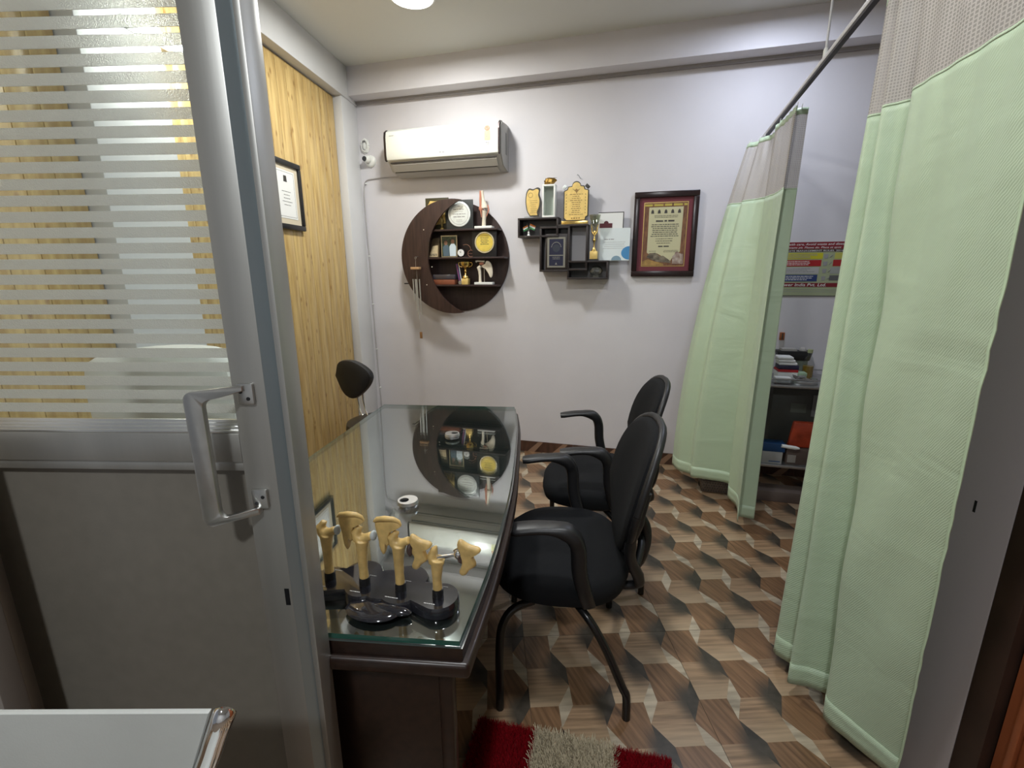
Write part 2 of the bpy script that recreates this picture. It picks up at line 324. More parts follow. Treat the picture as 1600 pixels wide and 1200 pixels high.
Lk.new(s2.outputs[0], s3.inputs[1]); Lk.new(gl.outputs[0], s3.inputs[2]); Lk.new(s3.outputs[0], N['Material Output'].inputs[0])

# ------------------------------------------------------------------ setting
CEIL = 2.86
def struct(name, mb, m, loc=None, rz=0.0, label=None, bevel=0.0):
    o = obj(name, mb, m, bevel=bevel); o['kind'] = 'structure'
    if loc: o.location = loc
    o.rotation_euler = (0, 0, rz)
    if label: o['label'] = label
    return o
struct('wall_back', MB().box(-2.35, 2.2, 0, 0.15, 0, CEIL), m_wall, P0, AW, 'pale lavender back wall behind the air conditioner and shelves')
struct('ceiling', MB().box(-2.2, 3.4, -2.6, 4.6, CEIL, CEIL + 0.1), m_ceil, label='off-white plaster ceiling')
struct('trim_1', MB().box(-1.93, 2.2, -0.15, -0.001, 2.672, CEIL), m_wall, P0, AW, 'boxed plaster beam along the top of the back wall')
obj('beam_lip', MB().box(-1.93, 2.2, -0.03, -0.0015, 2.655, 2.672), mat('beam_joint', (0.30, 0.28, 0.27), 0.7), bpy.data.objects['trim_1'])
# left wall with knotty pine panelling between white pilasters
struct('wall_left', MB().box(-4.2, 0.1, -0.20, -0.075, 0, CEIL), m_wallw, CL, AL).rotation_euler = (0, 0, AL)
LW = bpy.data.objects['wall_left']; LW['label'] = 'left wall clad in knotty pine planks between white pilasters'
for nm in ('wall_left',):
    o = bpy.data.objects[nm]
    for v in o.data.vertices: v.co.y = -v.co.y             # room side of this wall is local -y
def lbox(a, b, o0, o1, z0, z1): return MB().box(a, b, -o1, -o0, z0, z1)
tr = struct('trim_2', lbox(-0.245, 0.06, -0.075, 0.0, 0, CEIL), m_wallw, CL, AL, 'white corner pilaster beside the pine planks', 0.004)
tr = struct('trim_3', lbox(-1.86, -2.21, -0.075, 0.02, 0, 2.648), m_wallw, CL, AL, 'white pilaster seen through the striped glass', 0.004)
tr = struct('trim_4', lbox(-4.2, -0.0, -0.075, 0.012, 2.648, CEIL), m_wallw, CL, AL, 'white plaster beam above the pine planks', 0.004)
x = -0.25; i = 0; m_gap = mat('plank_gap', (0.08, 0.04, 0.02), 0.8)
while x > -3.6:
    wd = 0.098
    if not (-2.25 < x - wd / 2 < -1.84):
        hi = x if x > -1.84 else min(x, -2.215); lo = max(x - wd, -1.855) if x > -1.84 else x - wd
        if hi - lo > 0.02: obj('plank', lbox(lo + 0.001, hi - 0.001, -0.074, -0.06, 0.0, 2.64), m_pine, LW, bevel=0.0025)
    x -= wd; i += 1
struct('wall_right', MB().box(1.125, 1.28, 0.955, 1.62, 0, CEIL), mat('jamb_paint', (0.40, 0.36, 0.36), 0.55, bump=0.1, bscale=60), label='grey-mauve painted wall end beside the near curtain', bevel=0.003)
hole = obj('latch_hole', MB().box(1.1242, 1.126, 1.04, 1.046, 0.845, 0.875), m_blackp, bpy.data.objects['wall_right'])
struct('wall_right', MB().box(2.85, 2.95, -2.6, 3.9, 0, CEIL), m_wallw, label='plain white wall of the treatment corner and outer room')
struct('wall_front', MB().box(-2.2, 3.4, -2.7, -2.6, 0, CEIL), m_wallw, label='plain white wall of the outer room')
# dark door frame and brown wooden door at the right
struct('trim_5', MB().box(1.125, 1.27, 0.895, 0.955, 0, 2.15), mat('dark_frame_wood', (0.035, 0.018, 0.012), 0.5, var=0.2, scale=10), label='dark brown wooden door frame', bevel=0.003)
d2 = thing('door_2', 'orange-brown wooden door leaf at the right edge', None, (1.15, 0.89, 0), kind='structure')
m_door2 = mat('orange_brown_wood', (0.30, 0.085, 0.03), 0.35, var=0.15, scale=6, stretch=(6, 6, 0.4))
obj('leaf', MB().box(0.0, 0.04, -0.8, 0.0, 0.01, 2.1), m_door2, d2, bevel=0.002)
obj('moulding', MB().box(-0.012, 0.0, -0.045, -0.030, 0.01, 2.1).box(-0.008, 0.0, -0.75, -0.08, 0.2, 0.9), m_door2, d2, bevel=0.002)

# floor: large printed tiles
fl = struct('floor', MB().box(-2.3, 3.0, -2.6, 4.6, -0.06, -0.006), mat('grout', (0.20, 0.15, 0.11), 0.8), label='vitrified floor tiles printed with a tumbling wood block pattern')
G = Vector((0.618, 1.623, 0)); ga = math.radians(2.6); PU, PV = 0.2885, 0.3145
h3, s6 = 1 / 3, 1 / 6
SA, SD = (0.40, 0.52), (0.90, 1.03)
shapes = [([(0, 0), (h3, 0), (h3, .5), (0, .5), (-s6, .25)], 0, SA), ([(0, .5), (h3, .5), (.5, .75), (h3, 1), (0, 1)], 1, SA),
          ([(h3, .25), (.5, .5), (.5, .75), (h3, .5)], 3, SA), ([(.5, .75), (.5, 1), (h3, 1.25), (h3, 1)], 2, SA),
          ([(.5, 1), (5 / 6, 1), (5 / 6, 1.5), (.5, 1.5), (h3, 1.25)], 1, SD), ([(.5, .5), (5 / 6, .5), (1, .75), (5 / 6, 1), (.5, 1)], 0, SD),
          ([(1, .75), (1, 1), (5 / 6, 1.25), (5 / 6, 1)], 3, SD), ([(-s6, .25), (0, .5), (0, .75), (-s6, .5)], 2, SA)]
def clip(poly, ax, val, keep_less):
    out = []
    for i in range(len(poly)):
        a, b = poly[i - 1], poly[i]; ia = (a[ax] <= val) == keep_less; ib = (b[ax] <= val) == keep_less
        if ia != ib:
            t = (val - a[ax]) / (b[ax] - a[ax]); out.append((a[0] + (b[0] - a[0]) * t, a[1] + (b[1] - a[1]) * t))
        if ib: out.append(b)
    return out
TW, g = 2, 0.0006
tm = bpy.data.meshes.new('floor_tile'); V = []; F = []; MI = []; UV = []
e = g / PU
for iu in range(-1, 3):
    for iv in range(-2, 3):
        for pts, mi, sp_ in shapes:
            P = [(p[0] + iu, p[1] + iv) for p in pts]
            for ax, val, kl in ((0, e, False), (0, TW - e, True), (1, e, False), (1, TW - e, True)):
                if P: P = clip(P, ax, val, kl)
            if len(P) < 3: continue
            ar = abs(sum(P[k - 1][0] * P[k][1] - P[k][0] * P[k - 1][1] for k in range(len(P)))) / 2
            if ar < 1e-5: continue
            n0 = len(V); V += [(p[0] * PU, -p[1] * PV, 0) for p in P]; F.append(tuple(range(n0 + len(P) - 1, n0 - 1, -1))); MI.append(mi)
            UV += [((p[0] - iu - sp_[0]) * 1.0, (p[1] - iv - sp_[1]) * 0.8) for p in reversed(P)]
x0, x1, y0, y1 = e * PU, (TW - e) * PU, -e * PV, -(TW - e) * PV
n0 = len(V); V += [(x0, y0, 0), (x1, y0, 0), (x1, y1, 0), (x0, y1, 0), (x0, y0, -.006), (x1, y0, -.006), (x1, y1, -.006), (x0, y1, -.006)]
for k in range(4): F.append((n0 + k, n0 + (k + 1) % 4, n0 + 4 + (k + 1) % 4, n0 + 4 + k)); MI.append(3); UV += [(0, 0)] * 4
tm.from_pydata(V, [], F)
for q in FM: tm.materials.append(q)
tm.polygons.foreach_set('material_index', MI)
ul = tm.uv_layers.new(name='spot'); ul.data.foreach_set('uv', [c for q in UV for c in q])
for iu in range(-9, 8, 2):
    for iv in range(-8, 6, 2):
        c = G + Vector((math.cos(ga), math.sin(ga), 0)) * PU * (iu + 1) + Vector((math.sin(ga), -math.cos(ga), 0)) * PV * iv
        mid = c + Vector((PU, -PV, 0))
        if (mid - P0).dot(NW) > 0.45 or mid.x < -1.9 + 0.12 * mid.y or mid.x > 2.8 or mid.y < -0.3: continue
        o = bpy.data.objects.new('floor_tile', tm); COL.objects.link(o); o.location = c; o.rotation_euler = (0, 0, ga); o.parent = fl

# skirting tiles
bs = thing('baseboard_back', 'dark printed skirting tiles along the back wall', None, P0, AW, kind='structure')
m_sk = mat('skirting_print', (0.075, 0.035, 0.022), 0.35, var=0.4, scale=12, stretch=(3, 1, 0.6)); m_skl = mat('skirting_print_tan', (0.28, 0.17, 0.11), 0.35)
for k in range(7):
    a = -1.95 + k * 0.6
    q = MB().box(a + 0.001, a + 0.599, -0.010, -0.001, 0.0, 0.087); q.cur = 1
    for j in range(3):
        b0 = a + 0.03 + j * 0.2; q.add([(b0, -0.0103, 0.0), (b0 + 0.06, -0.0103, 0.0), (b0 + 0.13, -0.0103, 0.086), (b0 + 0.09, -0.0103, 0.086)], [(0, 1, 2, 3)])
    obj('skirting_tile', q, [m_sk, m_skl], bs)

# ------------------------------------------------------------------ aluminium and glass door, left foreground
AD = math.radians(-2.3)
door = thing('door_1', 'aluminium framed door with striped frosted glass above grey panel', None, (0, 0.68, 0), AD, kind='structure')
# local y: 0 = front face, + into the room
DL = -0.90
obj('stile', MB().box(-0.428, -0.376, 0.0, 0.045, 0.01, 2.15), m_alu, door, bevel=0.0015)
obj('edge_bevel', MB().prism([(-0.376, 0.0), (-0.359, 0.012), (-0.359, 0.045), (-0.376, 0.045)], 0.01, 2.15, 'z'), m_alub, door)
obj('meeting_strip', MB().box(-0.356, -0.346, 0.004, 0.05, 0.01, 2.15), m_alu, door, bevel=0.001)
obj('dark_seal', MB().box(-0.3588, -0.3562, 0.012, 0.045, 0.01, 2.15), m_blackp, door)
obj('stile', MB().box(DL - 0.05, DL, 0.0, 0.045, 0.01, 2.15), m_alu, door, bevel=0.0015)
obj('bottom_rail', MB().box(DL, -0.428, 0.0, 0.045, 0.01, 0.10), m_alu, door, bevel=0.0015)
obj('top_rail', MB().box(DL, -0.428, 0.0, 0.045, 2.08, 2.15), m_alu, door, bevel=0.0015)
q = MB().box(DL, -0.428, 0.0, 0.045, 1.128, 1.176)
mr = obj('middle_rail', q, m_alu, door, bevel=0.0015)
for k in range(4): obj('glazing_bead', MB().box(DL, -0.424, 0.001 + 0.0045 * k, 0.0055 + 0.0045 * k, 1.176, 1.181 + 0.0045 * k), m_alul, mr, bevel=0.0008)
obj('lower_lip', MB().box(DL, -0.428, 0.004, 0.02, 1.112, 1.1275), m_alu, mr, bevel=0.001)
obj('panel', MB().box(DL, -0.428, 0.018, 0.026, 0.10, 1.13), m_panel, door)
obj('glass_pane', MB().box(DL, -0.428, 0.022, 0.027, 1.18, 2.09), m_glass, door)
z = 1.2035; k = 0
while z < 2.075:
    a, b_ = z, z + 0.0150
    obj('frosted_stripe', MB().box(DL + 0.002, -0.4315, 0.0205, 0.0218, a, min(b_, 2.078)), m_film, door); z += 0.02235; k += 1
obj('frosted_border', MB().box(-0.4312, -0.4282, 0.0205, 0.0218, 1.197, 2.078), m_film, door)
obj('lock_slot', MB().box(-0.388, -0.380, -0.0004, 0.002, 0.868, 0.900), m_black, door)
# D handle
hd = []
pth = spline([(-0.398, -0.004, 1.236), (-0.404, -0.022, 1.252), (-0.43, -0.040, 1.258), (-0.452, -0.046, 1.252), (-0.456, -0.047, 1.235), (-0.456, -0.047, 1.15), (-0.456, -0.047, 1.065), (-0.450, -0.046, 1.050), (-0.43, -0.040, 1.046), (-0.410, -0.022, 1.058), (-0.402, -0.004, 1.078)], 40)
q = MB(); W2, T2 = 0.0135, 0.004; vs = []
for i, p in enumerate(pth):
    t_ = (pth[min(i + 1, 40)] - pth[max(i - 1, 0)]).normalized(); a_ = Vector((1, 0.55, 0)).normalized()
    wv_ = (a_ - a_.dot(t_) * t_) if abs(a_.dot(t_)) < 0.8 else Vector((0, 0, 1)) - Vector((0, 0, 1)).dot(t_) * t_
    hd.append((p, t_))
def frame_strip(path, wfun, T):
    vs = []
    for i, (p, t_) in enumerate(path):
        wv_, tv_ = wfun(i, t_); W_ = wv_
        vs += [p - W_ - tv_ * T, p + W_ - tv_ * T, p + W_ + tv_ * T, p - W_ + tv_ * T]
    n = len(path)
    fs = [(4 * i + k, 4 * i + (k + 1) % 4, 4 * i + 4 + (k + 1) % 4, 4 * i + 4 + k) for i in range(n - 1) for k in range(4)] + [(3, 2, 1, 0), (4 * n - 4, 4 * n - 3, 4 * n - 2, 4 * n - 1)]
    return vs, fs
# outer C-shape in the plane of the door, standing proud of it
out = rrect(-0.470, -0.405, 1.043, 1.256, 0.014, 6); inn = rrect(-0.4425, -0.390, 1.058, 1.243, 0.012, 6)
def cshape(y0, y1):
    o = [(-0.405, 1.256)] + [p for p in out if p[0] < -0.42] + [(-0.405, 1.043)]
    i_ = [(-0.405, 1.054)] + list(reversed([p for p in inn if p[0] < -0.42])) + [(-0.405, 1.247)]
    return o + i_
cs = cshape(0, 0)
q = MB(); n = len(cs)
def yy(x): return -0.046 if x < -0.44 else -0.046 + 0.040 * min(1, (x + 0.44) / 0.035) ** 1.5
q.add([(p[0], yy(p[0]) - 0.004, p[1]) for p in cs] + [(p[0], yy(p[0]) + 0.006, p[1]) for p in cs], [tuple(range(n)), tuple(range(2 * n - 1, n - 1, -1))] + [(i, i + n, (i + 1) % n + n, (i + 1) % n) for i in range(n)])
hn = obj('handle', q, m_cast, door, bevel=0.0015)
for zc_, sg in ((1.2415, 1), (1.0675, -1)):
    mp_ = obj('mounting_plate', MB().prism(rrect(-0.418, -0.3925, zc_ - 0.0165, zc_ + 0.0165, 0.003), -0.006, -0.0002), m_cast, hn, bevel=0.001)
    for dx, dz in ((-0.005, 0.003), (0.005, -0.008)): obj('screw', MB().lathe([(0.0032, -0.0072), (0.0032, -0.0058)], (-0.4055 + dx, 0, zc_ + dz * sg), 10, 'y'), m_blackp, mp_) if False else None
for zc_, sg in ((1.2415, 1), (1.0675, -1)):
    for dx, dz in ((-0.006, 0.004), (0.005, -0.007)): obj('screw', MB().lathe([(0.0030, -0.0070), (0.0030, -0.0055)], (-0.4055 + dx * sg, 0, zc_ + dz), 10, 'y'), m_blackp, hn)
struct('trim_6', MB().box(-1.30, -0.838, 0.630, 0.668, 0.0, 1.165).box(-1.0, -0.945, 0.622, 0.630, 0, 1.165), mat('post_grey', (0.24, 0.215, 0.19), 0.6), label='grey-brown partition post left of the door panel', bevel=0.002)

# ------------------------------------------------------------------ desk
m_top = mat('desk_top_lacquer', (0.040, 0.045, 0.043), 0.10, coat=0.6)
DE = [(-0.855, 0.80), (-0.659, 2.335), (0.012, 2.275)] + [tuple(p[:2]) for p in spline([(0.012, 2.275, 0), (0.020, 2.02, 0), (0.014, 1.777, 0), (-0.001, 1.45, 0), (-0.022, 1.22, 0), (-0.054, 0.97, 0), (-0.099, 0.732, 0)], 14)[1:]]
desk = thing('office_desk', 'glass-topped dark mahogany desk with a curved right edge', 'desk', (-0.4, 1.55, 0))
def off(p): return (p[0] + 0.4, p[1] - 1.55)
cx_, cy_ = -0.4, 1.5
def grow(pts, d): return [(p[0] + (d if p[0] > -0.4 else -d), p[1] + (d if p[1] > 1.5 else -d)) for p in pts]
obj('desk_top', MB().prism([off(p) for p in grow(DE, 0.006)], 0.722, 0.7485, 'z'), [m_top, m_mahog], desk)
for p_ in bpy.data.objects['desk_top'].data.polygons:
    if abs(p_.normal.z) < 0.5: p_.material_index = 1
obj('edge_moulding', MB().prism([off(p) for p in grow(DE, 0.018)], 0.690, 0.7215, 'z'), m_mahog, desk, bevel=0.008, segs=3)
gt = obj('glass_top', (lambda q: (q.prism([off(p) for p in DE], 0.7490, 0.7598, 'z'), q)[1])(MB()), [m_tglass, m_tedge], desk)
for p_ in gt.data.polygons:
    if abs(p_.normal.z) < 0.5: p_.material_index = 1
obj('end_panel', MB().box(-0.42, 0.27, -0.74, -0.705, 0, 0.689), m_mahog, desk, bevel=0.003)
obj('end_panel', MB().box(-0.22, 0.33, 0.62, 0.655, 0, 0.689), m_mahog, desk, bevel=0.003)
obj('modesty_panel', MB().box(0.16, 0.185, -0.70, 0.615, 0.06, 0.689), m_mahog, desk, bevel=0.002)
for a in (-0.40, 0.245): obj('corner_post', MB().box(a - 0.0, a + 0.03, -0.748, -0.70, 0, 0.689), m_mahog, desk, bevel=0.006)
def grommet(x, y, lab, rz):
    t = thing('cable_grommet', lab, 'grommet', (x, y, 0.7603), rz, 'silver cable grommets on the glass desk')
    n = 28; o = circle(0, 0, 0.031, n); i_ = circle(-0.010, 0, 0.0135, n)
    q = MB(); q.add([(*p, 0.0) for p in o] + [(*p, 0.009) for p in circle(0, 0, 0.029, n)] + [(*p, 0.009) for p in i_] + [(*p, 0.0) for p in i_],
                    [(k, (k + 1) % n, n + (k + 1) % n, n + k) for k in range(n)] + [(n + k, n + (k + 1) % n, 2 * n + (k + 1) % n, 2 * n + k) for k in range(n)] + [(2 * n + k, 2 * n + (k + 1) % n, 3 * n + (k + 1) % n, 3 * n + k) for k in range(n)])
    obj('ring', q, m_alul, t, smooth='x'); obj('hole', MB().prism(circle(-0.010, 0, 0.0133, 20), 0.0002, 0.002, 'z'), m_black, t)
grommet(-0.309, 1.270, 'silver cable grommet just behind the bone models', 0.3)
grommet(-0.250, 1.858, 'silver cable grommet near the far end of desk', PI + 0.2)

# ------------------------------------------------------------------ hip bone model set on the desk
def blobplate(outl, t, c=None, k=0.72):
    m_ = len(outl); dn = []
    for i in range(m_):                                    # rounded closed outline through the given points
        a, b, c_, d = [Vector(outl[(i + j) % m_]) for j in (-1, 0, 1, 2)]
        for u in (0, 0.5): dn.append(tuple(0.5 * ((2 * b) + (c_ - a) * u + (2 * a - 5 * b + 4 * c_ - d) * u * u + (3 * b - a - 3 * c_ + d) * u ** 3)))
    outl = dn
    cx = sum(p[0] for p in outl) / len(outl); cz = sum(p[1] for p in outl) / len(outl); n = len(outl); q = MB()
    vs = [(p[0], 0, p[1]) for p in outl]
    for sg in (-1, 1): vs += [(cx + (p[0] - cx) * k, sg * t, cz + (p[1] - cz) * k) for p in outl]
    vs += [(cx, -t * 0.7, cz), (cx, t * 0.7, cz)]
    fs = []
    for i in range(n):
        j = (i + 1) % n; fs += [(i, j, n + j, n + i), (j, i, 2 * n + i, 2 * n + j), (n + i, n + j, 3 * n), (2 * n + j, 2 * n + i, 3 * n + 1)]
    return q.add(vs, fs)
bt = Vector((-0.080, 0.019, 0)); b0 = Vector((-0.152, 0.828, 0.7603)); brz = math.atan2(-0.019, 0.080)
bones = thing('hip_bone_model', 'row of four yellow hip joint models on a black scalloped base', 'bone model', b0, brz)
# local x: right, x = 0 at the rightmost post; posts at 0, -.082, -.164, -.246
q = MB()
def scal(h0, h1, rr, extra=0.0):
    pts = []
    for a in range(180):
        th = 2 * PI * a / 180; best = 0; d = Vector((math.cos(th), math.sin(th)))
        for cx, cy, r in [(0.0 - 0.0, 0, 0.043), (-0.082, -0.002, 0.043), (-0.164, 0, 0.043), (-0.246, 0, 0.043), (-0.085, 0.038, 0.046), (-0.19, 0.035, 0.044), (-0.123, 0.01, 0.05)]:
            o = Vector((cx + 0.123, cy - 0.008)); r = r * rr; bq = o.dot(d); disc = bq * bq - o.dot(o) + r * r
            if disc > 0: best = max(best, bq + math.sqrt(disc))
        pts.append((-0.123 + d.x * best, 0.008 + d.y * best))
    return pts
A_, B_ = scal(0, 0, 1.0), scal(0, 0, 0.94); n = 180
q.add([(*p, 0.0) for p in A_] + [(*p, 0.018) for p in A_] + [(*p, 0.023) for p in B_], [tuple(range(n - 1, -1, -1)), tuple(range(2 * n, 3 * n))] + [(k + m_ * n, (k + 1) % n + m_ * n, (k + 1) % n + (m_ + 1) * n, k + (m_ + 1) * n) for m_ in (0, 1) for k in range(n)])
bb = obj('base', q, m_base, bones, smooth='x')
obj('front_lobe', MB().ball((-0.118, -0.050, 0.009), 0.058, 24, 10, (1, 0.62, 0.16)).ball((-0.085, -0.045, 0.011), 0.04, 20, 8, (1.2, 0.35, 0.25)), m_base, bb, smooth=True)
for i in range(4):
    xb = -0.082 * i
    q = MB(); rows(q, xb - 0.022, xb + 0.008, -0.03, -0.024, 1, 0, 0.0014, seed=i)
    q.v = [(v[0], v[2], 0.0235) for v in q.v]; obj('lettering', q, m_paper, bb)
    q = MB(); rows(q, xb - 0.01, xb + 0.012, 0.045, 0.05, 1, 0, 0.0012, seed=i + 9); q.v = [(v[0], v[2] * 0.6, 0.0235) for v in q.v]; obj('lettering', q, m_paper, bb)
for i in range(4):
    xb = -0.082 * i
    obj('sleeve', MB().lathe([(0.0115, 0.021), (0.0112, 0.040)], (xb, 0, 0), 16), m_blackp, bones)
    tall = [0.108, 0.128, 0.128, 0.130][i]
    # shaft, flaring into the trochanter
    fem = MB().tube([(xb, 0, 0.038), (xb - .0005, 0, 0.06), (xb, 0, tall - 0.035), (xb + .001, 0, tall - 0.015), (xb + .003, 0, tall)], [0.0098, 0.0092, 0.0105, 0.0125, 0.015], 14)
    if i:
        fem.tube([(xb + 0.004, 0, tall - 0.006), (xb - 0.006, 0, tall + 0.004), (xb - 0.010, 0, tall + 0.014), (xb - 0.003, 0.002, tall + 0.024), (xb + 0.003, 0.003, tall + 0.023)], [0.013, 0.0125, 0.0105, 0.007, 0.004], 12)
        fem.tube([(xb, 0, tall), (xb + 0.014, 0, tall + 0.006), (xb + 0.026, 0, tall + 0.012)], [0.012, 0.0085, 0.0085], 12)
    else:
        fem.tube([(xb - 0.004, 0, tall - 0.008), (xb - 0.008, 0, tall + 0.005), (xb - 0.003, 0, tall + 0.020), (xb + 0.002, 0, tall + 0.028)], [0.012, 0.011, 0.007, 0.002], 12)
        fem.tube([(xb, 0, tall - 0.012), (xb + 0.012, -0.003, tall - 0.006), (xb + 0.018, -0.004, tall - 0.005)], [0.012, 0.007, 0.002], 10)
    f = obj('femur', fem, m_bone, bones, smooth=True)
    f.modifiers.new('rm', 'REMESH').mode = 'VOXEL'; f.modifiers['rm'].voxel_size = 0.0016; sm = f.modifiers.new('sm', 'SMOOTH'); sm.iterations = 4; f.modifiers['rm'].use_smooth_shade = True
    if i in (0, 1):                                        # hip sockets: lower pelvis pieces
        ox, oz = (xb + 0.050, 0.100) if i == 0 else (xb + 0.032, 0.098)
        ol = [(0.000, 0.060), (0.009, 0.056), (0.020, 0.050), (0.034, 0.048), (0.041, 0.044), (0.040, 0.037), (0.032, 0.034), (0.026, 0.027), (0.028, 0.016), (0.032, 0.008), (0.027, 0.001), (0.018, -0.006), (0.012, -0.017), (0.004, -0.021), (-0.002, -0.014), (0.002, -0.002), (0.005, 0.010), (-0.001, 0.020), (0.002, 0.032), (-0.005, 0.045)]
        p = obj('pelvis', MB().add([(v[0] * 1.12 + ox, v[1] - 0.004, v[2] * 1.05 + oz) for v in blobplate(ol, 0.0085, k=0.8).v], blobplate(ol, 0.0085).f), m_bone, bones, smooth=True, sub=2)
        if i == 0:
            obj('implant_head', MB().ball((ox - 0.002, -0.002, oz + 0.026), 0.0095, 16, 10, (1, 1, 1.15)).tube([(xb + 0.004, 0, tall + 0.002), (ox - 0.006, -0.002, oz + 0.024)], [0.0045, 0.0028], 10).tube([(ox - 0.012, 0, oz + 0.030), (ox + 0.006, -0.006, oz + 0.045)], 0.0022, 8), m_chrome, bones, smooth=True)
            obj('damaged_cartilage', MB().ball((ox + 0.004, -0.004, oz + 0.02), 0.0085, 12, 8, (0.9, 1, 1.5)), mat('brown_cartilage', (0.06, 0.035, 0.03), 0.5, var=0.5, scale=120), bones, smooth=True)
        else: obj('damaged_cartilage', MB().ball((ox - 0.003, -0.005, oz + 0.024), 0.0085, 12, 8, (0.8, 1, 1.6)), mat('brown_cartilage', (0.06, 0.035, 0.03), 0.5), bones, smooth=True)
    else:                                                  # fan shaped hip wings hung left of each thigh bone
        ox, oz = xb + 0.054, 0.122
        ol = [(-0.016, 0.052), (-0.010, 0.060), (0.004, 0.064), (0.018, 0.064), (0.027, 0.060), (0.034, 0.048), (0.024, 0.050), (0.016, 0.042), (0.012, 0.030), (0.008, 0.016), (0.010, 0.004), (0.004, -0.004), (0.000, 0.002), (0.001, -0.014), (-0.004, -0.026), (-0.010, -0.012), (-0.011, 0.006), (-0.013, 0.022), (-0.016, 0.038)]
        obj('pelvis', MB().add([(v[0] * 1.25 + ox, v[1], v[2] + oz) for v in blobplate(ol, 0.007, k=0.8).v], blobplate(ol, 0.007).f), m_bone, bones, smooth=True, sub=2)
        obj('iliac_crest', MB().tube([(ox - 0.018, -0.004, oz + 0.053), (ox - 0.010, -0.006, oz + 0.060), (ox + 0.006, -0.007, oz + 0.064), (ox + 0.024, -0.004, oz + 0.063), (ox + 0.034, -0.001, oz + 0.057), (ox + 0.038, 0.0, oz + 0.050)], [0.003, 0.005, 0.0055, 0.005, 0.004, 0.002], 10), m_bone, bones, smooth=True)
        obj('cartilage', MB().ball((xb + 0.030, -0.001, tall + 0.013), 0.0095, 12, 8, (0.7, 1, 1.1)), mat('pale_cartilage', (0.50, 0.55, 0.55), 0.3), bones, smooth=True)

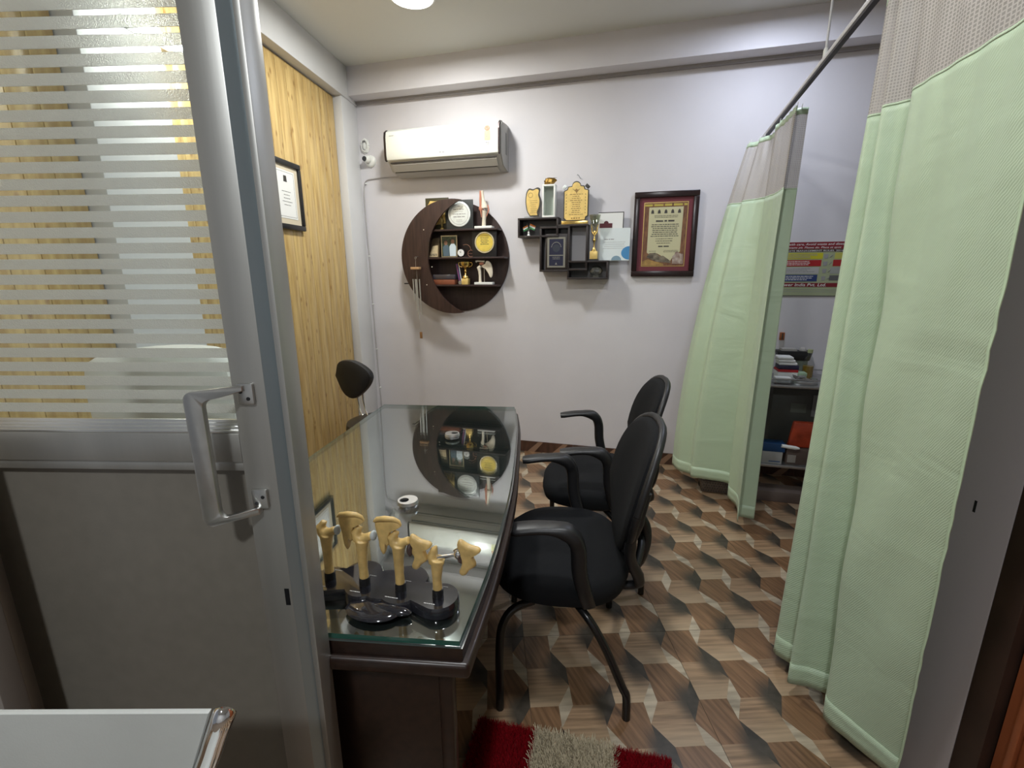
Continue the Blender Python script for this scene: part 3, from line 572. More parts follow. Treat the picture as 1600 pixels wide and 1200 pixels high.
# ------------------------------------------------------------------ visitor chairs
def make_chair(lab):
    t = thing('visitor_chair', lab, 'chair', (0, 0, 0), 0, 'black visitor chairs at the desk')
    # local: +x is where the sitter looks, y to the sitter's left
    ol = []
    for k in range(48):
        a = 2 * PI * k / 48; c, s = math.cos(a), math.sin(a); ex = 0.80
        ol.append((0.012 + 0.238 * (abs(c) ** ex) * (1 if c > 0 else -1), (0.268 - 0.012 * c) * (abs(s) ** ex) * (1 if s > 0 else -1)))
    q = MB(); n = 48; rings = [(0.86, 0.395), (0.97, 0.402), (1.0, 0.430), (0.985, 0.460), (0.90, 0.480), (0.6, 0.487), (0.25, 0.484)]
    vs = [(p[0] * k, p[1] * k, h - 0.02 * max(0, p[0] / 0.225) ** 3) for k, h in rings for p in ol]
    q.add(vs, [tuple(range(n - 1, -1, -1)), tuple(range(6 * n, 7 * n))] + [(i * n + k, i * n + (k + 1) % n, (i + 1) * n + (k + 1) % n, (i + 1) * n + k) for i in range(6) for k in range(n)])
    obj('seat', q, m_black, t, smooth=True)
    obj('seat_shell', MB().prism([(p[0] * 0.84, p[1] * 0.84) for p in ol], 0.375, 0.394, 'z'), m_blackp, t, bevel=0.005)
    # backrest: egg shaped pad, leaning back
    def back(k, x0, x1, nn=40):
        out = []
        for j in range(nn):
            a = 2 * PI * j / nn; c, s = math.cos(a), math.sin(a)
            hw = 0.225 if s > -0.15 else 0.225 - 0.085 * ((-s - 0.15) / 0.85) ** 0.9
            out.append((hw * k * (abs(c) ** 0.75) * (1 if c > 0 else -1), 0.705 + 0.225 * k * (abs(s) ** 0.85) * (1 if s > 0 else -1)))
        return out
    def bx(y, z): return -0.215 - 0.22 * (z - 0.58) + 0.9 * y * y
    q = MB(); n = 40; vs = []
    for k, d in ((0.90, -0.022), (1.0, -0.014), (1.0, 0.006), (0.93, 0.018), (0.6, 0.024), (0.2, 0.026)):
        vs += [(bx(y, z) + d, y, z) for y, z in back(k, 0, 0)]
    q.add(vs, [tuple(range(n - 1, -1, -1)), tuple(range(5 * n, 6 * n))] + [(i * n + k, i * n + (k + 1) % n, (i + 1) * n + (k + 1) % n, (i + 1) * n + k) for i in range(5) for k in range(n)])
    obj('backrest', q, m_black, t, smooth=True)
    rim = [(bx(y, z) - 0.016, y, z) for y, z in back(1.02, 0, 0)]
    obj('lumbar_brace', MB().tube(spline([(-0.232, -0.135, 0.46), (-0.262, -0.06, 0.50), (-0.268, 0, 0.51), (-0.262, 0.06, 0.50), (-0.232, 0.135, 0.46)], 16), 0.013, 10).tube(spline([(-0.250, 0, 0.60), (-0.285, 0, 0.54), (-0.285, 0, 0.46), (-0.25, 0, 0.385), (-0.15, 0, 0.37)], 14), 0.020, 10), m_blackp, t, smooth=True)
    obj('back_rim', MB().tube(rim + [rim[0]], 0.0125, 10, False), m_blackp, t, smooth=True)
    for s in (-1, 1):
        obj('back_support', MB().tube(spline([(bx(0.20 * s, 0.78) - 0.018, 0.222 * s, 0.78), (bx(0.20 * s, 0.68) - 0.022, 0.212 * s, 0.68), (-0.205, 0.180 * s, 0.58), (-0.215, 0.150 * s, 0.50), (-0.245, 0.120 * s, 0.43), (-0.250, 0.10 * s, 0.385), (-0.20, 0.085 * s, 0.366), (-0.10, 0.07 * s, 0.366)], 28), [0.010] * 4 + [0.014] * 4 + [0.019] * 12 + [0.015] * 9, 12), m_blackp, t, smooth=True)
        # arm
        ap = spline([(0.168, 0.270 * s, 0.668), (0.09, 0.272 * s, 0.680), (0.03, 0.275 * s, 0.680), (-0.015, 0.277 * s, 0.664), (-0.036, 0.277 * s, 0.62), (-0.042, 0.272 * s, 0.54), (-0.060, 0.262 * s, 0.46), (-0.078, 0.235 * s, 0.395)], 30)
        vs = []; nn = len(ap)
        for i, p in enumerate(ap):
            td = (ap[min(i + 1, nn - 1)] - ap[max(i - 1, 0)]).normalized(); u = i / (nn - 1); yv = Vector((0, 1, 0)); ov = td.cross(yv).normalized()
            wd = (0.035 - 0.012 * u) if i > 0 else 0.024; th = 0.012 + 0.012 * min(1, max(0, (u - 0.22) / 0.15))
            if u > 0.5: wd *= 0.85
            for j in range(12):
                a = 2 * PI * j / 12; vs.append(p + yv * wd * (abs(math.cos(a)) ** 0.7) * (1 if math.cos(a) > 0 else -1) + ov * th * (abs(math.sin(a)) ** 0.7) * (1 if math.sin(a) > 0 else -1))
        obj('armrest', MB().add(vs, [(i * 12 + k, i * 12 + (k + 1) % 12, i * 12 + 12 + (k + 1) % 12, i * 12 + 12 + k) for i in range(nn - 1) for k in range(12)] + [tuple(range(11, -1, -1)), tuple(range(12 * nn - 12, 12 * nn))]), m_blackp, t, smooth='x')
        obj('leg', MB().tube(spline([(0.10, 0.20 * s, 0.372), (0.165, 0.235 * s, 0.362), (0.198, 0.252 * s, 0.31), (0.206, 0.262 * s, 0.22), (0.206, 0.265 * s, 0.10), (0.206, 0.265 * s, 0.0)], 18), 0.0135, 10), m_blackm, t, smooth=True)
        obj('leg', MB().tube(spline([(-0.04, 0.20 * s, 0.372), (-0.085, 0.245 * s, 0.34), (-0.135, 0.255 * s, 0.25), (-0.19, 0.262 * s, 0.12), (-0.205, 0.265 * s, 0.085), (-0.208, 0.265 * s, 0.0)], 20), 0.0135, 10), m_blackm, t, smooth=True)
    obj('crossbar', MB().tube([(0.10, -0.2, 0.37), (0.10, 0.2, 0.37)], 0.011, 10).tube([(-0.04, -0.2, 0.37), (-0.04, 0.2, 0.37)], 0.011, 10), m_blackm, t, smooth=True)
    return t
ch = make_chair('black fabric visitor chair nearest the camera at desk')
ch.location = (0.185, 1.525, 0); ch.rotation_euler = (0, 0, math.radians(174.5))
c2 = copy_tree(ch); c2.location = (0.40, 2.14, 0); c2.rotation_euler = (0, 0, math.radians(174)); c2['label'] = 'farther black fabric visitor chair, close to the back wall'

# small stool-type chair behind the desk
sc_ = thing('office_chair', 'small black leather chair against the pine planks behind desk', 'chair', (-0.93, 2.74, 0), math.radians(-20))
def softpad(outl, y0, y1):
    n = len(outl); q = MB(); cx = sum(p[0] for p in outl) / n; cz = sum(p[1] for p in outl) / n; vs = []
    for k, y in ((0.86, y0), (0.97, y0 + (y1 - y0) * 0.12), (1.0, (y0 + y1) / 2), (0.97, y1 - (y1 - y0) * 0.12), (0.86, y1), (0.4, y1 + (y1 - y0) * 0.08)): vs += [(cx + (p[0] - cx) * k, y, cz + (p[1] - cz) * k) for p in outl]
    return q.add(vs, [tuple(range(n - 1, -1, -1)), tuple(range(5 * n, 6 * n))] + [(i * n + k, i * n + (k + 1) % n, (i + 1) * n + (k + 1) % n, (i + 1) * n + k) for i in range(5) for k in range(n)])
tri = [tuple(p[:2]) for p in spline([(-0.135, 0.02, 0), (-0.10, 0.105, 0), (0.0, 0.115, 0), (0.095, 0.070, 0), (0.12, 0.02, 0), (0.08, -0.05, 0), (-0.01, -0.115, 0), (-0.085, -0.085, 0), (-0.135, 0.02, 0)], 40)[:-1]]
obj('backrest', MB().add([(v[0], v[1], v[2] + 0.80) for v in softpad(tri, 0.02, -0.03).v], softpad(tri, 0.02, -0.03).f), m_leather, sc_, smooth=True)
seat_o = circle(0, 0, 0.20, 32)
sq = softpad(seat_o, 0.505, 0.575); obj('seat', MB().add([(v[0] + 0.17, v[2] - 0.02, v[1]) for v in sq.v], sq.f), m_leather, sc_, smooth=True)
for s in (-0.018, 0.022): obj('back_bar', MB().tube(spline([(s, 0.02, 0.72), (s - 0.01, 0.035, 0.66), (s + 0.01, 0.03, 0.59), (s + 0.06, 0.0, 0.545)], 14), 0.0055, 8), m_chrome, sc_, smooth=True)
obj('gas_column', MB().lathe([(0.03, 0.10), (0.028, 0.3), (0.02, 0.31), (0.02, 0.50)], (0.17, -0.02, 0), 16), m_blackm, sc_)
for k in range(5):
    a = 2 * PI * k / 5; obj('foot', MB().tube([(0.17, -0.02, 0.11), (0.17 + 0.24 * math.cos(a), -0.02 + 0.24 * math.sin(a), 0.06)], [0.02, 0.012], 8).ball((0.17 + 0.24 * math.cos(a), -0.02 + 0.24 * math.sin(a), 0.027), 0.027, 10, 6), m_blackp, sc_, smooth=True)

# high-backed doctor's chair with white towel, behind the striped glass
hc = thing('executive_chair', 'high-backed chair with a white towel behind the striped glass', 'chair', (-1.02, 1.36, 0), 0.0)
sp = softpad(rrect(-0.20, 0.20, 0.58, 1.17, 0.08), 0.04, -0.04); obj('backrest', sp, m_leather, hc, smooth=True)
tw = softpad([tuple(p[:2]) for p in spline([(-0.215, 0.95, 0), (-0.215, 1.12, 0), (-0.17, 1.19, 0), (0, 1.215, 0), (0.17, 1.20, 0), (0.215, 1.12, 0), (0.215, 0.95, 0)], 24)], 0.055, -0.055)
obj('towel', tw, mat('white_towel', (0.78, 0.78, 0.74), 0.9, bump=0.3, bscale=300), hc, smooth=True)
sp = softpad(circle(0, 0, 0.22, 32), 0.45, 0.53); obj('seat', MB().add([(v[0], v[2] + 0.24, v[1]) for v in sp.v], sp.f), m_leather, hc, smooth=True)
obj('gas_column', MB().lathe([(0.03, 0.08), (0.03, 0.45)], (0, 0.24, 0), 14), m_blackm, hc)
for k in range(5):
    a = 2 * PI * k / 5 + 0.3; obj('foot', MB().tube([(0, 0.24, 0.10), (0.24 * math.cos(a), 0.24 + 0.24 * math.sin(a), 0.05)], [0.02, 0.012], 8).ball((0.24 * math.cos(a), 0.24 + 0.24 * math.sin(a), 0.025), 0.025, 10, 6), m_blackp, hc, smooth=True)

# waiting chair, bottom left foreground
wc = thing('waiting_chair', 'pale grey waiting chair back with chrome side tube in foreground', 'chair', (-0.588, 0.45, 0), 0)
m_lg = mat('pale_grey_leatherette', (0.50, 0.51, 0.48), 0.45, var=0.04, scale=10, bump=0.15, bscale=300)
def tilt(mb, z0=0.45, k=-0.03): mb.v = [(v[0], v[1] + k * (v[2] - z0), v[2]) for v in mb.v]; return mb
obj('backrest', tilt(MB().prism([(-0.18, 0.5), (0.18, 0.5), (0.196, 0.82), (0.243, 0.936), (-0.243, 0.936), (-0.196, 0.82)], -0.004, 0.003)), m_lg, wc, bevel=0.001)
for s in (-1, 1): obj('side_tube', tilt(MB().tube(spline([(0.19 * s, 0, 0.42), (0.195 * s, 0, 0.62), (0.208 * s, 0, 0.80), (0.236 * s, 0, 0.88), (0.255 * s, 0.0, 0.925), (0.257 * s, 0.004, 0.932)], 20), 0.0125, 14)), m_chrome, wc, smooth=True)
obj('seat', MB().box(-0.24, 0.24, -0.44, -0.02, 0.40, 0.44), m_lg, wc, bevel=0.012)
for s in (-1, 1):
    for y in (-0.40, -0.06): obj('leg', MB().tube([(0.2 * s, y, 0.40), (0.22 * s, y, 0.0)], 0.012, 10), m_chrome, wc)

# ------------------------------------------------------------------ rug
rug = thing('shaggy_rug', 'red and cream striped shaggy rug at the doorway', 'rug', (0.0, 0, 0))
e1 = Vector((0.573, -0.137, 0)).normalized(); e2 = Vector((0.137, 0.573, 0)).normalized(); R0 = Vector((-0.109, 1.232, 0.0)); RW, RH = 0.59, 0.42
def rp(u, v, z=0): p = R0 + e1 * u - e2 * v; return (p.x, p.y, z)
obj('backing', MB().add([rp(0, 0, .001), rp(RW, 0, .001), rp(RW, RH, .001), rp(0, RH, .001), rp(0, 0, .008), rp(RW, 0, .008), rp(RW, RH, .008), rp(0, RH, .008)], [(0, 1, 2, 3), (4, 5, 6, 7), (0, 1, 5, 4), (1, 2, 6, 5), (2, 3, 7, 6), (3, 0, 4, 7)]), mat('rug_backing', (0.12, 0.02, 0.02), 0.9), rug)
m_rr = mat('red_pile', (0.25, 0.002, 0.008), 0.85, spec=0.15); m_rw = mat('cream_pile', (0.50, 0.43, 0.30), 0.85, spec=0.2)
def pile(n, u0, u1, name, m, L, wdt, lean):
    q = MB(); rnd = random.Random(3)
    for _ in range(n):
        u, v = rnd.uniform(u0, u1), rnd.uniform(0, RH); b_ = Vector(rp(u, v, 0.007)); a = rnd.uniform(0, 2 * PI); d = Vector((math.cos(a), math.sin(a), 0)) * L * rnd.uniform(0.1, lean)
        w_ = Vector((math.cos(a + 1.3), math.sin(a + 1.3), 0)) * wdt; t = b_ + d + Vector((0, 0, L * rnd.uniform(0.6, 1)))
        q.add([b_ - w_, b_ + w_, t + w_ * 0.4, t - w_ * 0.4], [(0, 1, 2, 3)])
    o = obj(name, q, m, rug); o['kind'] = 'stuff'; return o
S1, S2 = 0.190, 0.425
pile(26000, 0, S1, 'red_pile', m_rr, 0.020, 0.0009, 0.5); pile(26000, S2, RW, 'red_pile', m_rr, 0.020, 0.0009, 0.5); pile(16000, S1 - 0.004, S2 + 0.004, 'cream_pile', m_rw, 0.026, 0.0016, 0.9)

# ------------------------------------------------------------------ curtains
RZ = 2.2
def railx(y): return 0.593 + 0.303 * y
ra = math.atan2(1, 0.303)
rail = thing('curtain_rail', 'white ceiling-hung curtain rail running towards the back wall', 'rail', (railx(1.9), 1.9, RZ), ra - PI / 2)
obj('rail_profile', MB().box(-0.011, 0.011, -1.35, 1.37, 0.003, 0.020), mat('rail_white', (0.62, 0.60, 0.60), 0.4), rail, bevel=0.002)
obj('rail_track', MB().box(-0.009, 0.009, -1.35, 1.37, -0.006, 0.0025), mat('rail_track_dark', (0.05, 0.045, 0.05), 0.5), rail)
obj('hanger_rod', MB().tube([(0, 0.17, 0.02), (0, 0.17, CEIL - RZ)], 0.0045, 10), mat('rod_white', (0.6, 0.6, 0.6), 0.4), rail, smooth=True)
obj('hanger_clamp', MB().lathe([(0.009, 0.018), (0.009, 0.045), (0.006, 0.055)], (0, 0.17, 0), 12), m_white, rail)
obj('rod_flange', MB().lathe([(0.02, CEIL - RZ - 0.006), (0.02, CEIL - RZ)], (0, 0.17, 0), 16), m_white, rail)

def curtain(name, label, top, bot, ztop, zmesh, nu, nz, gexp, ripple, seed, edges, band=0.03):
    rnd = random.Random(seed)
    T = spline([(*p, ztop) for p in top], nu); B = spline(bot, nu)
    ph = [rnd.uniform(0, 6.28) for _ in range(6)]
    L = [0]
    for i in range(nu): L.append(L[-1] + (0.5 * (T[i] + B[i]) - 0.5 * (T[i + 1] + B[i + 1])).length)
    c = thing(name, label, 'curtain', (T[nu // 2].x, T[nu // 2].y, ztop)); c0 = Vector(c.location)
    def pt(i, t):                                          # t: 0 top .. 1 bottom
        g_ = 1 - (1 - t) ** gexp; a, b_ = T[i], B[i]
        p = Vector((a.x + (b_.x - a.x) * g_, a.y + (b_.y - a.y) * (t if gexp == 1 else (t + g_) / 2), ztop + (b_.z - ztop) * t))
        i0, i1 = max(i - 1, 0), min(i + 1, nu); d = (T[i1] - T[i0]); nrm = Vector((d.y, -d.x, 0)).normalized() if d.length > 1e-6 else Vector((1, 0, 0))
        u = L[i] / L[-1]
        am = ripple * math.exp(-t * 5.0) * math.sin(L[i] * 95 + ph[0]) + ripple * 0.35 * math.sin(t * 7 + u * 9 + ph[1]) * math.sin(L[i] * 22 + t * 3 + ph[2])
        e = max(0, (u - 0.80) / 0.20); am += 0.0016 * e * e * math.sin(t * 95 + 3 * math.sin(t * 31 + ph[3]) + ph[4]) * (0.4 + 0.6 * math.sin(t * 11) ** 2) * edges
        am += 0.006 * edges * math.sin(t * 24 + u * 15 + ph[5]) * math.exp(-((u - 0.62) / 0.25) ** 2) * math.sin(t * 3.1)
        return p + nrm * am
    def sheet(nm, t0, t1, rowsn, m, shift=0.0, i0=0, i1=None):
        i1 = nu if i1 is None else i1; q = MB(); uvs = {}
        W = i1 - i0 + 1; P = []
        for r in range(rowsn + 1):
            for i in range(i0, i1 + 1): P.append(pt(i, t0 + (t1 - t0) * r / rowsn) - c0 + Vector((-0.8, -0.6, 0)) * shift)
        q.add(P, [(r * W + k, r * W + k + 1, (r + 1) * W + k + 1, (r + 1) * W + k) for r in range(rowsn) for k in range(W - 1)])
        me = bpy.data.meshes.new(nm); me.from_pydata(q.v, [], q.f); me.materials.append(m); me.polygons.foreach_set('use_smooth', [True] * len(q.f))
        u_ = me.uv_layers.new(name='UVMap'); dat = []
        H_ = ztop
        for f in q.f:
            for vi in f: dat += [L[i0 + vi % W], -(t0 + (t1 - t0) * (vi // W) / rowsn) * H_]
        u_.data.foreach_set('uv', dat)
        o = bpy.data.objects.new(nm, me); COL.objects.link(o); o.parent = c
        if nm != 'net_header':
            s_ = o.modifiers.new('thick', 'SOLIDIFY'); s_.thickness = 0.0012; s_.offset = 0
        return o
    tb = band / ztop; tm_ = (ztop - zmesh) / (ztop - 0.06)
    sheet('top_band', 0, tb, 2, m_cloth); sheet('net_header', tb, tm_, 14, m_net); sheet('cloth', tm_, 1, nz, m_cloth)
    sheet('seam', tm_ - 0.001, tm_ + 0.002, 1, m_cloth, 0.0008)
    sheet('hem', 1 - 0.035, 1.0, 3, m_cloth, 0.0022)
    if edges:
        k0 = int(nu * 0.955)
        sheet('side_hem', tm_, 1.0, nz, m_hem, 0.004, k0, nu)
    # hooks at the top
    for i in range(4, nu, max(3, nu // 12)):
        p = pt(i, 0) - c0; obj('hook', MB().tube([p + Vector((0, 0, -0.012)), p + Vector((0, 0, 0.006)), p + Vector((0.002, 0, 0.016))], 0.0015, 6), m_white, c)
    return c
curtain('cubicle_curtain', 'green cubicle curtain nearest the camera, filling the right side',
        [(1.09, 1.56), (1.04, 1.50), (1.062, 1.46), (1.018, 1.425), (1.03, 1.385), (1.05, 1.345), (0.988, 1.31), (0.95, 1.17), (0.90, 1.0), (0.855, 0.86), (0.842, 0.825)],
        [(1.04, 1.52, .06), (0.958, 1.454, .06), (0.995, 1.375, .06), (0.934, 1.322, .06), (0.995, 1.30, .06), (1.05, 1.25, .06), (0.974, 1.195, .06), (1.0, 1.12, .055), (1.03, 1.07, .05), (1.055, 1.03, .045), (1.066, 1.02, .045)], 2.17, 1.85, 150, 90, 1, 0.004, 5, 1.0)
curtain('cubicle_curtain', 'far green cubicle curtain beside the framed award, flaring at bottom',
        [(1.445, 3.12), (1.44, 3.08), (1.475, 3.05), (1.45, 2.98), (1.475, 2.92), (1.46, 2.83), (1.41, 2.74), (1.38, 2.60), (1.337, 2.44), (1.352, 2.475), (1.405, 2.455)],
        [(1.11, 3.05, .12), (1.112, 2.95, .12), (1.17, 2.88, .12), (1.158, 2.81, .13), (1.24, 2.76, .135), (1.350, 2.70, .13), (1.325, 2.66, .07), (1.33, 2.55, .06), (1.256, 2.375, .06), (1.285, 2.43, .06), (1.359, 2.40, .06)], 2.17, 1.81, 130, 60, 1.8, 0.004, 8, 0.0)

# ------------------------------------------------------------------ air conditioner
AX0, AX1 = -1.535, -0.672
ac = thing('air_conditioner', 'white split air conditioner high on the back wall', 'air conditioner', wl((AX0 + AX1) / 2, 0, 2.12), AW)
hw = (AX1 - AX0) / 2
prof = [(0.0, 0.0), (-0.03, 0.0), (-0.13, 0.022), (-0.175, 0.070), (-0.188, 0.085), (-0.188, 0.265), (-0.165, 0.290), (-0.05, 0.300), (0.0, 0.300)]
obj('body', MB().prism(prof, -hw + 0.012, hw - 0.004, 'x'), m_acg, ac, bevel=0.004)
fp = [(-0.186, 0.082), (-0.200, 0.090), (-0.205, 0.12), (-0.204, 0.24), (-0.195, 0.275), (-0.165, 0.296), (-0.12, 0.303), (-0.12, 0.29), (-0.186, 0.26)]
obj('front_panel', MB().prism(fp, -hw + 0.010, hw - 0.012, 'x'), m_acw, ac, bevel=0.003)
obj('end_trim', MB().prism([(p[0] - 0.002, p[1]) for p in fp], -hw - 0.004, -hw + 0.0095, 'x'), mat('dark_trim', (0.02, 0.012, 0.012), 0.3), ac)
obj('end_trim', MB().prism([(p[0] - 0.002, p[1]) for p in fp], hw - 0.0115, hw - 0.003, 'x'), mat('bronze_trim', (0.10, 0.075, 0.075), 0.25, 0.6), ac)
obj('side_cover', MB().prism([(p[0] * 0.96, p[1]) for p in prof], hw - 0.004, hw + 0.006, 'x'), mat('side_grey', (0.42, 0.41, 0.39), 0.4), ac, bevel=0.003)
obj('side_vent', MB().box(hw + 0.006, hw + 0.0075, -0.08, -0.05, 0.10, 0.24), mat('vent_grey', (0.22, 0.22, 0.21), 0.5), ac)
dk = mat('dark_slot', (0.02, 0.015, 0.012), 0.6)
obj('louver', MB().add([(-hw + 0.04, -0.174, 0.063), (hw - 0.03, -0.174, 0.063), (hw - 0.03, -0.1375, 0.022), (-hw + 0.04, -0.1375, 0.022), (-hw + 0.04, -0.180, 0.058), (hw - 0.03, -0.180, 0.058), (hw - 0.03, -0.1435, 0.017), (-hw + 0.04, -0.1435, 0.017)], [(0, 1, 2, 3), (4, 5, 6, 7), (0, 1, 5, 4), (1, 2, 6, 5), (2, 3, 7, 6), (3, 0, 4, 7)]), m_acg, ac)
obj('louver', MB().add([(-hw + 0.05, -0.132, 0.018), (hw - 0.04, -0.132, 0.018), (hw - 0.04, -0.045, -0.002), (-hw + 0.05, -0.045, -0.002), (-hw + 0.05, -0.134, 0.012), (hw - 0.04, -0.134, 0.012), (hw - 0.04, -0.047, -0.008), (-hw + 0.05, -0.047, -0.008)], [(0, 1, 2, 3), (4, 5, 6, 7), (0, 1, 5, 4), (1, 2, 6, 5), (2, 3, 7, 6), (3, 0, 4, 7)]), m_acg, ac)
obj('air_slot', MB().box(-hw + 0.03, hw - 0.03, -0.1865, -0.176, 0.068, 0.0745).box(-hw + 0.04, hw - 0.04, -0.1385, -0.130, 0.014, 0.021), dk, ac)
q = MB().prism(circle(0.345, 0.243, 0.020, 20, ry=0.017), -0.2062, -0.2046); obj('rating_emblem', q, mat('emblem_salmon', (0.55, 0.25, 0.16), 0.5, var=0.5, scale=90), ac)
st = obj('rating_sticker', MB().box(0.325, 0.366, -0.2060, -0.2046, 0.170, 0.228), mat('sticker_yellow', (0.78, 0.80, 0.30), 0.5), ac)
q = MB(); rows(q, 0.332, 0.360, 0.205, 0.222, 2, -0.2063, 0.003, seed=4); q.box(0.338, 0.344, -0.2063, -0.206, 0.185, 0.200).box(0.349, 0.353, -0.2063, -0.206, 0.185, 0.200); rows(q, 0.330, 0.362, 0.172, 0.180, 1, -0.2063, 0.003, seed=6); obj('sticker_print', q, m_inkg, st)
q = MB(); rows(q, 0.330, 0.362, 0.140, 0.160, 2, -0.2063, 0.004, seed=5); rows(q, -hw + 0.035, -hw + 0.085, 0.243, 0.252, 1, -0.2056, 0.003, seed=2); rows(q, -0.01, 0.035, 0.112, 0.122, 1, -0.2056, 0.006, 0.0, seed=3); obj('lettering', q, m_inkg, ac)

# dome camera with its coiled cable, thin wall cable
s_, z_ = wpx(576, 250, 0.02)
dc = thing('security_camera', 'small white dome camera near the left corner', 'camera', wl(s_, 0, z_), AW)
obj('mount', MB().lathe([(0.044, 0.0), (0.043, -0.012), (0.034, -0.022)], (0.008, 0, -0.008), 28, 'y'), m_white, dc, smooth='x')
obj('housing', MB().ball((-0.004, -0.034, 0.0), 0.029, 20, 12), m_white, dc, smooth=True)
obj('lens', MB().lathe([(0.0195, -0.052), (0.0175, -0.064), (0.004, -0.066)], (-0.012, 0, 0.002), 24, 'y'), m_base, dc, smooth='x')
s_, z_ = wpx(570, 228, 0.01)
cc = thing('cable_coil', 'loops of spare white cable above the dome camera', 'cable', wl(s_, 0, z_), AW)
q = MB()
for k in range(5):
    pts = [((0.034 - k * 0.002) * math.cos(a * 2 * PI / 24) + 0.003 * math.sin(3 * a + k), -0.006 - k * 0.0035, (0.052 - k * 0.003) * math.sin(a * 2 * PI / 24) + 0.003 * math.cos(2 * a + k)) for a in range(25)]
    q.tube(pts, 0.0025, 6, False)
obj('coil', q, m_white, cc, smooth=True); obj('ceiling_rose', MB().ball((0.0, -0.004, 0.0), 0.026, 16, 8, (0.9, 0.25, 1.1)), m_white, cc, smooth=True)
pts = [wl(*(lambda a: (a[0], 0.008, a[1]))(wpx(x, y, 0.008))) for x, y in ((628, 276), (605, 277), (586, 279), (573, 282), (569, 292), (570, 320), (575, 380), (578, 410), (582, 470), (588, 540), (593, 600), (597, 640), (601, 690))]
wcb = obj('wall_cable', MB().tube(spline(pts, 60), 0.0038, 8), mat('cable_grey', (0.45, 0.43, 0.42), 0.5), smooth=True); tag(wcb, 'thin grey cable running down the back left corner from air conditioner', 'cable')
q = MB()
cl = []
for x, y in ((572, 287), (577, 400), (583, 475), (589, 545), (594, 605)):
    a, b_ = wpx(x, y, 0.006); cl.append((a, b_))
for a, b_ in cl:
    o = obj('cable_clip', MB().box(-0.007, 0.007, -0.012, 0.0, -0.004, 0.004), m_white, wcb); o.location = wl(a, 0, b_); o.rotation_euler = (0, 0, AW)
a, b_ = wpx(905, 276, 0.0)
hk = thing('wall_nail', 'bent nail in the wall above the golden plaque', 'nail', wl(a, 0, b_), AW)
obj('shank', MB().tube([(0.008, 0, -0.012), (0.0, -0.02, 0.004), (-0.008, -0.028, 0.008)], 0.0022, 6), m_steel, hk); obj('head', MB().ball((-0.008, -0.028, 0.008), 0.004, 8, 6), m_steel, hk)

# ------------------------------------------------------------------ crescent shelf
CSS, CZ, CR = -1.07, 1.527, 0.412
mo = thing('crescent_shelf', 'round dark wood wall shelf with a crescent moon front', 'shelf', wl(CSS, 0, CZ), AW)
obj('back_board', MB().prism(circle(0, 0, 0.405, 72), -0.014, -0.001), m_wengeb, mo)
cr = 0.4167; cxi = 0.237
a_t = math.atan2(0.403, 0.085)
outer = [(0.412 * math.cos(a), 0.412 * math.sin(a)) for a in [a_t + (2 * PI - 2 * a_t) * k / 60 for k in range(61)]]
ai = math.atan2(outer[0][1], outer[0][0] - cxi); cri = math.hypot(outer[0][0] - cxi, outer[0][1])
inner = [(cxi + cri * math.cos(a), cri * math.sin(a)) for a in [2 * PI - ai - (2 * PI - 2 * ai) * k / 40 for k in range(1, 40)]]
# crescent as a strip of quads (outline is strongly concave)
def crescent(y0, y1):
    q = MB(); O = outer; I = [outer[0]] + [(cxi + cri * math.cos(a), cri * math.sin(a)) for a in [ai + (2 * PI - 2 * ai) * k / 60 for k in range(1, 60)]] + [outer[-1]]
    n = 61; vs = [(p[0], y0, p[1]) for p in O] + [(p[0], y0, p[1]) for p in I] + [(p[0], y1, p[1]) for p in O] + [(p[0], y1, p[1]) for p in I]
    fs = []
    for k in range(60): fs += [(k, k + 1, n + k + 1, n + k), (2 * n + k, 3 * n + k, 3 * n + k + 1, 2 * n + k + 1), (k, 2 * n + k, 2 * n + k + 1, k + 1), (n + k, n + k + 1, 3 * n + k + 1, 3 * n + k)]
    return q.add(vs, fs)
obj('crescent_front', crescent(-0.142, -0.126), m_wenge, mo)
for zz, xa, xb_ in ((0.203, -0.29, 0.352), (0.003, -0.36, 0.40), (-0.198, -0.30, 0.345)):
    sh = obj('shelf_board', MB().box(xa, xb_, -0.1255, -0.0145, zz - 0.013, zz), m_wengeb, mo, bevel=0.001)
for px, py in ((662, 359), (667, 445), (675, 417)):
    a, b_ = wpx(px, py, 0.142); obj('screw_cap', MB().lathe([(0.004, -0.1445), (0.004, -0.142)], (a - CSS, 0, b_ - CZ), 10, 'y'), m_bonew, mo)

def wthing(name, label, cat, px, py, off, group=None, dz=0.0):
    a, b_ = wpx(px, py, off); return thing(name, label, cat, wl(a, off, b_ + dz), AW, group)
def on_shelf(name, label, cat, px, zsh, off, group=None):
    # foot centre under photo column px at shelf height zsh
    lo, hi = 0, 1200
    for _ in range(40):
        m_ = (lo + hi) / 2
        if wpx(px, m_, off)[1] > zsh: lo = m_
        else: hi = m_
    return thing(name, label, cat, wl(wpx(px, lo, off)[0], off, zsh), AW, group)
Z1, Z2, Z3 = CZ + 0.2032, CZ + 0.0032, CZ - 0.1978
m_pl = mat('black_plaque_board', (0.035, 0.038, 0.038), 0.35)
